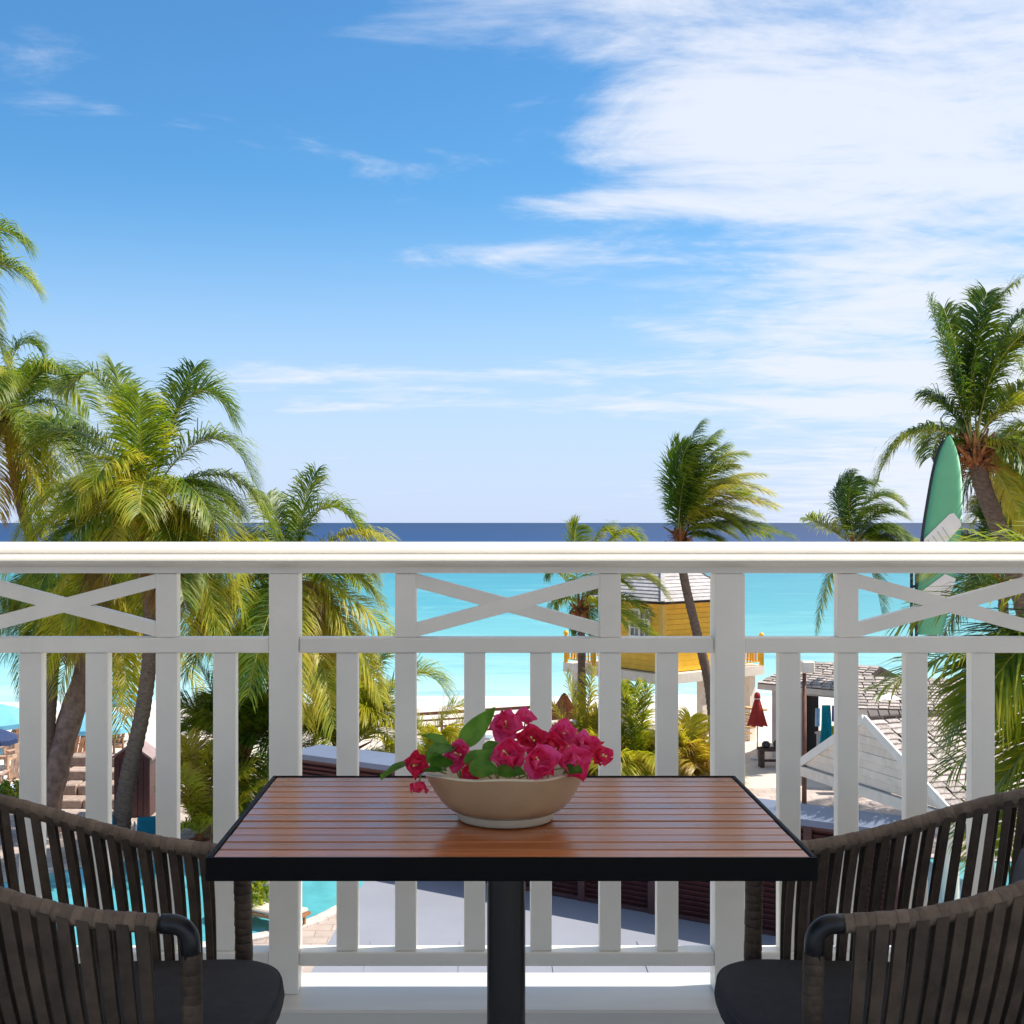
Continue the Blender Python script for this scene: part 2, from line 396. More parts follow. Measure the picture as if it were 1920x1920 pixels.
def pool(name, pxs, m):
    pts = [G(x, y) for x, y in pxs]
    sm = []
    q = pts + pts[:3]
    for i in range(len(pts)):
        p0, p1, p2, p3 = q[i], q[i + 1], q[i + 2], q[i + 3]
        for k in range(5):
            t = k / 5
            sm.append(0.5 * ((2 * p1) + (p2 - p0) * t + (2 * p0 - 5 * p1 + 4 * p2 - p3) * t * t + (3 * p1 - p0 - 3 * p2 + p3) * t ** 3))
    mb = MB(); mb.add([(p.x, p.y, 0.016) for p in sm], [tuple(range(len(sm)))])
    structure(name, mb, m)
    cop = MB(); n = len(sm)
    for i in range(n):
        a, b = sm[i], sm[(i + 1) % n]
        mid = (a + b) / 2
        cop.bar((a.x, a.y, 0.03), (b.x, b.y, 0.03), 0.34, 0.06)
    structure(name + '_coping', cop, mat('pool_coping', (0.60, 0.52, 0.46), 0.8, var=0.15, vscale=4, bump=0.3))
POOLM = mat('pool_water', (0.10, 0.41, 0.46), 0.08, 0.5, var=0.10, vscale=1.4, bump=0.25, bscale=5)
pool('pool', [(-140, 1690), (60, 1642), (230, 1612), (390, 1614), (560, 1640), (730, 1640), (640, 1705), (545, 1745), (420, 1770), (250, 1790), (-140, 1810)], POOLM)
pool('right_pool', [(1395, 1690), (1450, 1640), (1580, 1606), (1800, 1612), (2100, 1640), (2120, 1780), (1700, 1775), (1450, 1745)], POOLM)

# ------------------------------------------------------------------ balcony
FZ = CZ - 1.33           # balcony floor
KZ = CZ - 1.24           # kerb top
RY = 3.40                # railing line
balc = MB().box((0, 0.3, FZ - 0.1), (14, 5.9, 0.2))
structure('balcony_floor', balc, mat('balcony_tile', (0.36, 0.34, 0.29), 0.5, var=0.06, vscale=2, bump=0.08, bscale=50))
kb = MB(); kb.box((0, 3.393, KZ - 0.16), (14, 0.281, 0.32), bev=0.006)
structure('balcony_kerb', kb, mat('kerb_paint', (0.62, 0.61, 0.58), 0.32, var=0.05, vscale=2, bump=0.06, bscale=40, stretch=(1, 6, 6)))
ce = MB().box((0, 0.97, CZ + 1.66), (18, 4.90, 0.22))
structure('balcony_ceiling', ce, mat('ceiling_paint', (0.82, 0.80, 0.76), 0.7, var=0.03))

rail = thing('balcony_railing', 'white painted wooden balcony railing with crossed braces behind the table', 'railing', (0, RY, KZ))
def RX(px, d=3.37): return (px - PX0) / F * d
def RZ(py, d=3.37): return CZ - (py - PY0) / F * d
XL, XR = RX(-420), RX(2300)
# moulded hand rail
hp = [(-0.052, 0.0), (-0.068, -0.005), (-0.078, -0.014), (-0.081, -0.022), (-0.079, -0.0255), (-0.077, -0.0265), (-0.090, -0.0300), (-0.100, -0.0365), (-0.103, -0.0425), (-0.099, -0.0475), (-0.086, -0.0515), (-0.064, -0.0545),
      (-0.048, -0.058), (-0.040, -0.062), (-0.034, -0.0705), (-0.033, -0.078)]
prof = hp + [(-a, b) for a, b in hp[::-1]] + [(0.0, 0.004)]
zt = RZ(1019.5, 3.34)
hr = MB(); n = len(prof)
hr.add([(XL, RY + a, zt + b) for a, b in prof] + [(XR, RY + a, zt + b) for a, b in prof], [tuple(range(n)), tuple(range(2 * n - 1, n - 1, -1))] + [(i, i + n, (i + 1) % n + n, (i + 1) % n) for i in range(n)])
part('hand_rail', hr, WHITE, rail, auto=28)
zu = zt - 0.079                                  # underside of the hand rail
zm1, zm0 = RZ(1196), RZ(1224.5)
zb1, zb0 = RZ(1786), RZ(1812)
posts = [(-331, -276), (505, 560), (1340, 1396), (2175, 2230)]
for a, b in posts:
    part('post', MB().box(((RX(a) + RX(b)) / 2, RY, (KZ + zu) / 2), (RX(b) - RX(a), 0.078, zu - KZ), bev=0.003), WHITE, rail)
stiles = [(-100, -60), (290, 330), (740, 780), (1125, 1165), (1573, 1612), (1957, 1997)]
spans = []
for (a, b), (c, d) in zip(posts[:-1], posts[1:]): spans.append((RX(b), RX(c)))
for a, b in spans:
    part('middle_rail', MB().box(((a + b) / 2, RY, (zm1 + zm0) / 2), (b - a - 0.001, 0.056, zm1 - zm0), bev=0.003), WHITE, rail)
    part('bottom_rail', MB().box(((a + b) / 2, RY, (zb1 + zb0) / 2), (b - a - 0.001, 0.060, zb1 - zb0), bev=0.003), WHITE, rail)
for a, b in stiles:
    part('baluster', MB().box(((RX(a) + RX(b)) / 2, RY, (zm1 + zu) / 2), (RX(b) - RX(a), 0.042, zu - zm1 - 0.001), bev=0.002), WHITE, rail)
bal = [(-215, -175), (-100, -60), (33, 75), (158, 200), (290, 330), (398, 440), (630, 670), (740, 780), (870, 910), (995, 1035), (1125, 1165), (1233, 1273), (1463, 1503), (1573, 1612), (1702, 1742), (1825, 1868), (1957, 1997), (2065, 2105)]
for a, b in bal:
    part('baluster', MB().box(((RX(a) + RX(b)) / 2, RY, (zb1 + zm0) / 2), (RX(b) - RX(a), 0.042, zm0 - zb1 - 0.001), bev=0.002), WHITE, rail)
for a, b in ((-60, 290), (780, 1125), (1612, 1957)):
    xa, xb = RX(a), RX(b); z0, z1 = zm1 + 0.016, zu - 0.016
    wdt = 0.036
    def brace(p, q, yoff):
        p = Vector(p); q = Vector(q); t = (q - p).normalized(); nrm = Vector((-t.z, 0, t.x)) * wdt / 2
        # ends cut along the stiles
        k = wdt / 2 / abs(t.x)
        poly = [(p.x, RY - 0.018 + yoff, p.z - k), (q.x, RY - 0.018 + yoff, q.z - k), (q.x, RY - 0.018 + yoff, q.z + k), (p.x, RY - 0.018 + yoff, p.z + k)]
        part('cross_brace', MB().prism(poly, (0, 0.034, 0)), WHITE, rail)
    k = 0.004
    brace((xa, 0, z0 + k), (xb, 0, z1 - k), 0.0)
    brace((xa, 0, z1 - k), (xb, 0, z0 + k), 0.0025)

# ------------------------------------------------------------------ table
TZ = CZ - 0.50
tx0, tx1, ty0, ty1 = -0.409, 0.504, 1.905, 2.526
table = thing('dining_table', 'square wooden slatted table with black frame and pedestal in front of railing', 'table', ((tx0 + tx1) / 2, (ty0 + ty1) / 2, FZ))
def slat_mat():
    m = bpy.data.materials.new('teak_slat'); m.use_nodes = True; t = NT(m.node_tree); b = t.n['Principled BSDF']
    mp = t.node('ShaderNodeMapping'); mp.inputs['Scale'].default_value = (1.2, 26, 26); t.l.new(t.node('ShaderNodeTexCoord').outputs['Object'], mp.inputs[0])
    oi = t.node('ShaderNodeObjectInfo')
    ad = t.node('ShaderNodeVectorMath', operation='ADD'); t.l.new(mp.outputs[0], ad.inputs[0]); t.l.new(t.xyz(t.math('MULTIPLY', oi.outputs['Random'], 50.0), 0, 0), ad.inputs[1])
    nz = t.noise(ad.outputs[0], 2.0, 6, 0.6, 0.6)
    c = t.ramp(nz, [(0.25, (0.33, 0.098, 0.031)), (0.5, (0.50, 0.155, 0.047)), (0.75, (0.60, 0.215, 0.072))])
    hs = t.node('ShaderNodeHueSaturation'); t.l.new(c, hs.inputs['Color']); t.l.new(t.mapr(oi.outputs['Random'], 0, 1, 0.74, 1.18, smooth=False), hs.inputs['Value'])
    t.l.new(hs.outputs[0], b.inputs['Base Color']); b.inputs['Specular IOR Level'].default_value = 0.7
    sm_ = t.noise(t.node('ShaderNodeTexCoord').outputs['Object'], 9, 6, 0.7); t.l.new(t.mapr(sm_, 0.35, 0.7, 0.13, 0.27), b.inputs['Roughness'])
    bp = t.node('ShaderNodeBump'); bp.inputs['Strength'].default_value = 0.03; bp.inputs['Distance'].default_value = 0.004
    t.l.new(nz, bp.inputs['Height']); t.l.new(bp.outputs[0], b.inputs['Normal'])
    return m
SLAT = slat_mat()
fr = MB(); fw = 0.0075; fh = 0.035
fr.box(((tx0 + tx1) / 2, ty0 + fw / 2, TZ - fh / 2 + 0.001), (tx1 - tx0, fw, fh), bev=0.0015)
fr.box(((tx0 + tx1) / 2, ty1 - fw / 2, TZ - fh / 2 + 0.001), (tx1 - tx0, fw, fh), bev=0.0015)
for x in (tx0 + fw / 2, tx1 - fw / 2): fr.box((x, (ty0 + ty1) / 2, TZ - fh / 2 + 0.001), (fw, ty1 - ty0 - 2 * fw - 0.0005, fh), bev=0.0015)
part('frame', fr, BLACKT, table)
ns = 13; sp_ = (ty1 - ty0 - 2 * fw) / ns
slat_me = MB().box((0, 0, 0), (tx1 - tx0 - 2 * fw - 0.002, sp_ - 0.004, 0.016), bev=0.002).mesh('slat', SLAT)
random.seed(3)
for i in range(ns):
    obj('slat', slat_me, table, (0, ty0 + fw + sp_ * (i + .5) - (ty0 + ty1) / 2, TZ - 0.0085 - FZ + random.uniform(-.0006, .0006)), (random.uniform(-.006, .006), 0, 0))
part('support_plate', MB().box((0.047, (ty0 + ty1) / 2, TZ - 0.025), (tx1 - tx0 - 0.03, ty1 - ty0 - 0.03, 0.012)), BLACKT, table)
cx, cy = 0.045, 2.2
part('pedestal', MB().lathe([(0.033, -0.03), (0.033, -(TZ - FZ) + 0.02)], 40, (cx, cy, TZ)), DARK, table, True)
part('base_plate', MB().lathe([(0.0, 0.022), (0.05, 0.022), (0.06, 0.016), (0.20, 0.012), (0.215, 0.006), (0.215, 0.0)], 40, (cx, cy, FZ)), DARK, table, auto=40)

# ------------------------------------------------------------------ bowl and flowers
bx, by = 0.043, 2.165
bowl = thing('flower_bowl', 'beige glazed ceramic bowl with an uneven rim on the table', 'bowl', (bx, by, TZ + 0.0015))
BOWLM = mat('beige_glaze', (0.42, 0.305, 0.185), 0.28, 0.5, var=0.06, vscale=9, bump=0.05, bscale=30, coat=0.25, dark=(0.27, 0.18, 0.11), darkamt=0.5)
CREAM = mat('cream_glaze', (0.60, 0.52, 0.38), 0.35, 0.5, var=0.05, vscale=10, bump=0.08, bscale=50)
def wob(i, a):
    k = i / 14.0
    return k ** 3 * (0.0055 * math.cos(a - 0.2) + 0.0022 * math.sin(3 * a + 1) + 0.0012 * math.sin(7 * a))
prof = [(0.080 + (0.139 - 0.080) * t ** 0.50, 0.014 + 0.074 * t) for t in np.linspace(0, 1, 15)]
ou = MB()
ou.lathe(prof, 64, (bx, by, TZ + 0.0015), wob)
part('bowl_wall', ou, BOWLM, bowl, True)
inn = [(0.139, 0.088), (0.1385, 0.0905), (0.136, 0.0915), (0.1335, 0.0900)] + [(r - 0.0065, z) for r, z in prof[::-1][1:]] + [(0.0, 0.0145)]
part('inner_glaze', MB().lathe(inn, 64, (bx, by, TZ + 0.0015), lambda i, a: wob(14 if i < 4 else 17 - i if i < 18 else 0, a)), CREAM, bowl, True)
part('foot_ring', MB().lathe([(0.0, 0.0), (0.079, 0.0), (0.0815, 0.003), (0.0825, 0.013), (0.0795, 0.0142), (0.0, 0.0142)], 64, (bx, by, TZ + 0.0015)), CREAM, bowl, auto=40)

def bract_mat(name, c1, c2):
    m = bpy.data.materials.new(name); m.use_nodes = True; t = NT(m.node_tree); b = t.n['Principled BSDF']
    nz = t.noise(t.node('ShaderNodeTexCoord').outputs['Object'], 38, 4)
    oi = t.node('ShaderNodeObjectInfo')
    f = t.math('ADD', t.mapr(nz, 0.3, 0.7), t.math('MULTIPLY', t.math('SUBTRACT', oi.outputs['Random'], 0.5), 0.9), clamp=True)
    c = t.mix(f, (*c1, 1), (*c2, 1)); t.l.new(c, b.inputs['Base Color']); b.inputs['Roughness'].default_value = 0.5
    tr = t.node('ShaderNodeBsdfTranslucent'); t.l.new(c, tr.inputs[0]); mx = t.node('ShaderNodeMixShader'); mx.inputs[0].default_value = 0.38
    t.l.new(b.outputs[0], mx.inputs[1]); t.l.new(tr.outputs[0], mx.inputs[2]); t.l.new(mx.outputs[0], t.n['Material Output'].inputs[0])
    bp = t.node('ShaderNodeBump'); bp.inputs['Strength'].default_value = 0.4; bp.inputs['Distance'].default_value = 0.003
    wv = t.node('ShaderNodeTexNoise'); wv.inputs['Scale'].default_value = 160; t.l.new(wv.outputs[0], bp.inputs['Height']); t.l.new(bp.outputs[0], b.inputs['Normal'])
    return m
PINK = bract_mat('magenta_bract', (0.93, 0.030, 0.17), (1.0, 0.14, 0.42))
RED = bract_mat('crimson_bract', (0.74, 0.012, 0.06), (0.95, 0.05, 0.18))
LEAFG = bract_mat('glossy_leaf', (0.06, 0.20, 0.015), (0.16, 0.36, 0.035))
STEMM = mat('green_stem', (0.20, 0.26, 0.05), 0.6)
STAM = mat('cream_stamen', (0.80, 0.66, 0.25), 0.6)

def blade(rng, L, W, tip=1.0, cup=0.3, ripple=0.12, nu=7, nv=7, curl=0.4):
    """leaf or bract: grid along +Y, normal +Z"""
    vs_ = []; fs = []
    ph = rng.uniform(0, 6.28); ph2 = rng.uniform(0, 6.28)
    for i in range(nu + 1):
        u = i / nu
        wd = (math.sin(math.pi * min(1, u ** 0.75 * 0.97 + 0.02)) ** 0.8) * (1 - 0.25 * tip * u)
        for j in range(nv):
            v = (j / (nv - 1) - .5) * 2
            x = v * wd * W * 0.5; y = u * L
            z = cup * W * (v * v) * 0.5 * (0.4 + u) - curl * L * u * u * 0.5
            z += ripple * W * math.sin(u * 7 + ph + v * 2.3) * abs(v) ** 1.5 + ripple * W * .35 * math.sin(u * 17 + ph2) * abs(v) ** 3 + ripple * W * 0.6 * math.sin(v * 4 + ph2) * u
            vs_.append((x, y, z))
    for i in range(nu):
        for j in range(nv - 1):
            a = i * nv + j; fs.append((a, a + 1, a + nv + 1, a + nv))
    return vs_, fs
BW = (bx, by, TZ)
FS = 2400 / 2.165
def fpos(px, py, d): return P(px, py, d)
def flower(px, py, d, size, face, mt, label, n=6, seed=0, stem_to=None):
    rng = random.Random(seed); c = fpos(px, py, d)
    t = thing('bougainvillea_flower', label, 'flower', c, 'bougainvillea blossoms in the bowl')
    face = Vector(face).normalized(); rotq = face.to_track_quat('Z', 'Y').to_matrix()
    for k in range(n):
        L = size * rng.uniform(0.54, 0.66) * (1.0 if k < n // 2 + 1 else 0.80); W = L * rng.uniform(1.10, 1.38)
        vs_, fs = blade(rng, L, W, tip=.5, nu=9, nv=9, cup=rng.uniform(.25, .6), ripple=rng.uniform(.09, .18), curl=rng.uniform(-.25, .7))
        el = R(rng.uniform(12, 40) if k < n // 2 + 1 else rng.uniform(45, 75)); az = 2 * math.pi * k / max(3, n // 2 + 1) * 1.03 + rng.uniform(-.3, .3)
        mtx = rotq @ Matrix.Rotation(az, 3, 'Z') @ Matrix.Rotation(el, 3, 'X')
        mb = MB().add([mtx @ Vector(v) + c for v in vs_], fs)
        part('bract', mb, mt, t, True)
    st = MB()
    for k in range(2):
        dirv = rotq @ Vector((rng.uniform(-.35, .35), rng.uniform(-.35, .35), 1)).normalized()
        st.tube([c, c + dirv * size * .25, c + dirv * size * .38], [0.0012, 0.0011, 0.0020], 5)
    part('stamen', st, STAM, t, True)
    e = Vector(stem_to) if stem_to else Vector((c.x * .6 + bx * .4, by + (c.y - by) * .6, TZ + 0.03))
    part('stem', MB().tube(crom([c, c - face * 0.012, (c + e) / 2 - face * 0.006, e], 4), 0.0013, 5), STEMM, t, True)
    return t
FL = [(950, 1366, 2.19, .062, (-.1, -.8, .6), PINK, 'bright pink bougainvillea blossom standing highest at the middle of the bowl', 6),
 (985, 1352, 2.22, .040, (.1, -.6, .8), PINK, 'small pink blossom peeking up behind the highest bloom', 5),
 (956, 1418, 2.07, .060, (-.25, -1, .35), PINK, 'open pink blossom low in the front beside the green leaves', 7),
 (1012, 1430, 2.06, .062, (.05, -1, .45), PINK, 'large pink blossom resting on the front rim at the centre', 8),
 (1000, 1392, 2.14, .052, (-.1, -.8, .6), RED, 'dark crimson blossom nestled in the middle of the bunch', 6),
 (1054, 1382, 2.17, .050, (.15, -.7, .7), PINK, 'pink blossom pointing up right of the highest bloom', 6),
 (1088, 1398, 2.16, .050, (.4, -.9, .5), PINK, 'pink blossom at the upper right of the bunch', 6),
 (1072, 1430, 2.08, .056, (.3, -1, .3), PINK, 'ruffled pink blossom over the right front of the bowl', 8),
 (1120, 1418, 2.15, .044, (.8, -.7, .3), RED, 'small crimson blossom sticking out past the right rim', 5, (bx + .10, by, TZ + .075)),
 (1036, 1404, 2.12, .048, (.1, -1, .5), RED, 'deep red half closed blossom between the right blooms', 6),
 (866, 1420, 2.12, .052, (-.4, -.8, .5), PINK, 'magenta blossom half hidden among the left leaves', 6),
 (888, 1446, 2.08, .042, (-.1, -1, .1), RED, 'dark magenta blossom tucked under leaves at the front left', 5),
 (787, 1434, 2.11, .046, (-.5, -1, .25), RED, 'rounded red blossom leaning over the left rim', 6, (bx - .10, by, TZ + .075)),
 (786, 1466, 2.09, .034, (-.2, -.6, -.9), RED, 'small red bud hanging below the left rim', 4, P(788, 1440, 2.11))]
for i_, a_ in enumerate(FL): flower(*a_[:8], seed=i_ + 1, stem_to=a_[8] if len(a_) > 8 else None)

def sprig(label, leaves, seed, base):
    t = thing('leafy_sprig', label, 'leaves', base, 'green sprigs in the bowl')
    for i, (x0, y0, x1, y1, d0, d1, wdt, roll, crl) in enumerate(leaves):
        rng = random.Random(seed * 31 + i)
        a = fpos(x0, y0, d0); b = fpos(x1, y1, d1); ax = (b - a); L = ax.length; ax.normalize()
        up = Vector((0, -0.55, 0.85)); sx = ax.cross(up).normalized(); nz = sx.cross(ax)
        rm = Matrix((sx, ax, nz)).transposed() @ Matrix.Rotation(roll, 3, 'Y')
        vs_, fs = blade(rng, L, wdt, tip=.9, cup=.35, ripple=.05, nu=9, nv=7, curl=crl)
        part('leaf', MB().add([rm @ Vector(v) + a for v in vs_], fs), LEAFG, t, True)
        part('stem', MB().tube(crom([a, (a + base) / 2 + Vector((0, 0, .006)), base], 4), 0.0014, 5), STEMM, t, True)
sprig('tall green leaf and its neighbours rising at the left of the bowl', [(862, 1400, 928, 1326, 2.15, 2.17, .040, .7, .10), (845, 1402, 795, 1376, 2.16, 2.12, .030, -.2, .2), (850, 1398, 800, 1420, 2.13, 2.08, .05, .3, .3),
      (842, 1425, 806, 1436, 2.1, 2.07, .045, 0, .3)], 2, Vector((bx - .07, by, TZ + .05)))
sprig('green leaves lying between the pink blossoms at the bowl front', [(870, 1428, 940, 1412, 2.07, 2.07, .034, .2, .2), (905, 1400, 950, 1408, 2.12, 2.10, .03, .1, .2), (880, 1438, 935, 1448, 2.05, 2.04, .040, .3, .2),
      (930, 1445, 985, 1450, 2.05, 2.035, .03, .2, .2), (1060, 1440, 1092, 1448, 2.06, 2.05, .03, .2, .2)], 5, Vector((bx - .01, by - .03, TZ + .06)))
sprig('pointed green leaf reaching out past the left rim of the bowl', [(776, 1428, 712, 1450, 2.13, 2.10, .030, .5, .35), (830, 1446, 795, 1444, 2.07, 2.08, .02, .2, .2)], 9, Vector((bx - .10, by, TZ + .08)))

# ------------------------------------------------------------------ armchairs
STRAP = mat('brown_strap', (0.078, 0.054, 0.037), 0.6, 0.35, var=0.28, vscale=18, bump=0.15, bscale=120)
WRAP = mat('brown_wrap', (0.19, 0.138, 0.098), 0.6, 0.35, var=0.22, vscale=22, bump=0.25, bscale=160)
CUSH = mat('charcoal_cushion', (0.052, 0.051, 0.055), 0.9, 0.2, var=0.07, vscale=30, bump=0.2, bscale=500)
BCUSH = mat('slate_back_cushion', (0.15, 0.15, 0.165), 0.9, 0.2, var=0.06, vscale=30, bump=0.2, bscale=500)
ARMTUBE = mat('arm_tube', (0.014, 0.014, 0.017), 0.36, 0.45, var=0.1)

def armchair(label, ox, oy, flip):
    t = thing('strap_armchair', label, 'armchair', (ox, oy, FZ), 'strap armchairs at the table')
    t.rotation_euler = (0, 0, math.pi if flip else 0)
    def pt(name, mb, m, parent=None, smooth=False, auto=None):
        o = obj(name, mb.mesh(name, m, (0, 0, 0), smooth), parent or t)
        if auto: autosmooth(o.data, auto)
        return o
    half = [(.262, .250, .612), (.12, .262, .628), (-.02, .262, .662), (-.14, .245, .702), (-.235, .190, .742), (-.295, .105, .768), (-.312, 0, .775)]
    full = half + [(x, -y, z) for x, y, z in half[-2::-1]]
    path = crom(full, 10)
    dist = [0]
    for a, b in zip(path[:-1], path[1:]): dist.append(dist[-1] + (b - a).length)
    def at(s):
        s = min(max(s, 0), dist[-1] - 1e-6)
        i = max(j for j in range(len(dist)) if dist[j] <= s); i = min(i, len(path) - 2)
        k = (s - dist[i]) / (dist[i + 1] - dist[i]); p = path[i].lerp(path[i + 1], k); tg = (path[i + 1] - path[i]).normalized(); return p, tg
    tr = pt('top_rail', MB().tube(path, 0.0135, 10), ARMTUBE, smooth=True)
    # wrapped bands round the rail
    step = 0.0185; s = 0.004; k = 0; rng = random.Random(5)
    while s < dist[-1] - .015:
        e = s + step * 1.16
        ps = [at(s + (e - s) * q)[0] for q in (0, .06, .5, .94, 1)]
        off = rng.uniform(-.0004, .0004); bw = 0.0182 if k % 2 else 0.0174
        pt('wrap_band', MB().tube(ps, [bw - .0016, bw + off, bw + .0002, bw + off - .0002, bw - .0016], 12), WRAP, tr, auto=50)
        s += step; k += 1
    # elbows, front legs
    for sg in (1, -1):
        e0 = Vector((.258, sg * .250, .6125))
        el = [e0, e0 + Vector((.018, 0, -.0005))] + [Vector((.276 + .034 * math.sin(a), sg * .2495, .612 - .034 * (1 - math.cos(a)))) for a in np.linspace(.2, math.pi / 2, 6)] + [Vector((.3105, sg * .249, .549))]
        pt('arm_elbow', MB().tube(el, 0.0178, 14), ARMTUBE, smooth=True)
        leg = [Vector((.311, sg * .249, .55)), Vector((.316, sg * .245, .30)), Vector((.318, sg * .242, .0))]
        lg = pt('front_leg', MB().tube(leg, [.0145, .0145, .012], 12), ARMTUBE, smooth=True)
        z = .560; kk = 0
        while z > .30:
            wv = .0192 + .0005 * math.sin(kk * 1.7)
            x = .311 + (.55 - z) / .25 * .005
            tl = rng.uniform(-.004, .004)
            pt('wrap_band', MB().tube([(x, sg * .248, z), (x, sg * .248, z - .002), (x, sg * .2475, z - .017), (x + tl * .2, sg * .2475, z - .0195)], [wv - .0008, wv, wv + .0005, wv - .0010], 12), STRAP, lg, auto=50)
            z -= .0178; kk += 1
        pt('rear_leg', MB().tube([(-.225, sg * .17, .36), (-.25, sg * .185, .18), (-.275, sg * .20, 0)], [.014, .014, .012], 10), ARMTUBE, smooth=True)
    # seat ring
    sh = [(.30, .235), (.10, .232), (-.06, .215), (-.16, .165), (-.205, .08), (-.215, 0)]
    sfull = crom([(x, y, .325) for x, y in sh] + [(x, -y, .325) for x, y in sh[-2::-1]], 10)
    sd = [0]
    for a, b in zip(sfull[:-1], sfull[1:]): sd.append(sd[-1] + (b - a).length)
    def sat(q):
        s_ = q * sd[-1]; i = max(j for j in range(len(sd)) if sd[j] <= s_ + 1e-9); i = min(i, len(sfull) - 2)
        k_ = (s_ - sd[i]) / (sd[i + 1] - sd[i]); return sfull[i].lerp(sfull[i + 1], k_), (sfull[i + 1] - sfull[i]).normalized()
    pt('seat_frame', MB().tube([Vector((.30, .235, .325))] + sfull[1:-1] + [Vector((.30, -.235, .325)), Vector((.36, -.19, .325)), Vector((.375, 0, .325)), Vector((.36, .19, .325))], .012, 10, closed=True), ARMTUBE, smooth=True)
    # straps: an outer and an inner band each
    ns_ = 42
    for i in range(ns_):
        q = (i + .5) / ns_; q2 = .012 + q * .976
        p, tg = at(q2 * dist[-1]); b, tb = sat(.03 + q * .94)
        outw = Vector((tg.y, -tg.x, 0)).normalized()
        if outw.dot(Vector((p.x + .0, p.y, 0))) < 0: outw = -outw
        ob = Vector((tb.y, -tb.x, 0)).normalized()
        if ob.dot(Vector((b.x, b.y, 0))) < 0: ob = -ob
        rr = random.Random(i * 7 + 1)
        mb = MB()
        for lay, (o1, o2, tw) in enumerate(((.0172, .006, rr.uniform(-.06, .06)), (-.0160, -.006, rr.uniform(-.06, .06)))):
            pts = []
            for k in range(9):
                u = k / 8; c = p.lerp(b, u) + (outw * (1 - u) + ob * u) * (o1 * (1 - u) + o2 * u)
                c += (outw * (1 - u) + ob * u) * (.012 * math.sin(math.pi * u))
                wd = (tg.lerp(tb, u)).normalized(); wd = (wd + outw * (tw * math.sin(math.pi * u))).normalized() * ((.0112 if lay == 0 else .0088) - .001 * u)
                nn = (outw * (1 - u) + ob * u).normalized() * .0016
                pts.append((c - wd + nn, c + wd + nn, c + wd - nn, c - wd - nn))
            vs_ = [v for q4 in pts for v in q4]; fs = []
            for k in range(8):
                for m_ in range(4): fs.append((k * 4 + m_, k * 4 + (m_ + 1) % 4, k * 4 + 4 + (m_ + 1) % 4, k * 4 + 4 + m_))
            fs += [(0, 1, 2, 3), (35, 34, 33, 32)]
            mb.add(vs_, fs)
        pt('strap', mb, STRAP, auto=40)
    # seat cushion: rounded D
    def pillow(outl, z0, z1, r):
        mb = MB(); n_ = len(outl); c = sum((Vector((x, y, 0)) for x, y in outl), Vector()) / n_; lay = []
        for a in np.linspace(0, math.pi, 9):
            lay.append((r * (1 - math.sin(a)), (z0 + z1) / 2 - math.cos(a) * (z1 - z0) / 2))
        for ins, z in lay:
            for x, y in outl:
                dv = Vector((x, y, 0)) - c; mb.v.append(tuple(c + dv * (1 - ins / dv.length) + Vector((0, 0, z))))
        for i in range(len(lay) - 1):
            for k in range(n_): mb.f.append((i * n_ + k, i * n_ + (k + 1) % n_, (i + 1) * n_ + (k + 1) % n_, (i + 1) * n_ + k)); mb.mi.append(0)
        for i, zz in ((0, -.004), (len(lay) - 1, .008)):
            ci = len(mb.v); mb.v.append((c.x, c.y, lay[i][1] + zz))
            ring = len(mb.v)
            for k in range(n_):
                p_ = Vector(mb.v[i * n_ + k]); mb.v.append(tuple(p_.lerp(Vector((c.x, c.y, p_.z + zz)), .45)))
            for k in range(n_):
                k2 = (k + 1) % n_
                mb.f.append((i * n_ + k, i * n_ + k2, ring + k2, ring + k)); mb.f.append((ring + k, ring + k2, ci)); mb.mi += [0, 0]
        return mb
    ol = crom([(.432, 0, 0), (.425, .10, 0), (.395, .185, 0), (.33, .228, 0), (.20, .226, 0), (.02, .215, 0), (-.12, .17, 0), (-.185, .09, 0), (-.20, 0, 0)], 5)
    outl = [(p.x, p.y) for p in ol] + [(p.x, -p.y) for p in ol[-2:0:-1]]
    sc_ = pt('seat_cushion', pillow(outl, .330, .392, .026), CUSH, smooth=True)
    pt('piping', MB().tube([Vector((x * .985, y * .985, .381)) for x, y in outl], .0035, 6, closed=True), CUSH, sc_, smooth=True)
    # back cushion leaning against the back straps
    bc = MB(); nu, nv = 14, 9
    for side in (0, 1):
        for i in range(nu + 1):
            for j in range(nv + 1):
                u = i / nu * 2 - 1; v = j / nv
                ed = (1 - abs(u) ** 6) * (1 - abs(v * 2 - 1) ** 6)
                y = u * .165; x = -.262 + .045 * u * u - .045 * (v - .5) + (.05 * ed if side else -.004 * ed); z = .40 + v * .27
                bc.v.append((x, y, z))
    m1 = (nu + 1) * (nv + 1)
    for side in (0, 1):
        for i in range(nu):
            for j in range(nv):
                a = side * m1 + i * (nv + 1) + j; bc.f.append((a, a + 1, a + nv + 2, a + nv + 1)); bc.mi.append(0)
    pt('back_cushion', bc, BCUSH, smooth=True)
    return t
armchair('brown strap armchair with charcoal cushion left of the table', -.828, 2.54, False)
armchair('brown strap armchair with charcoal cushion right of the table', .908, 2.54, True)

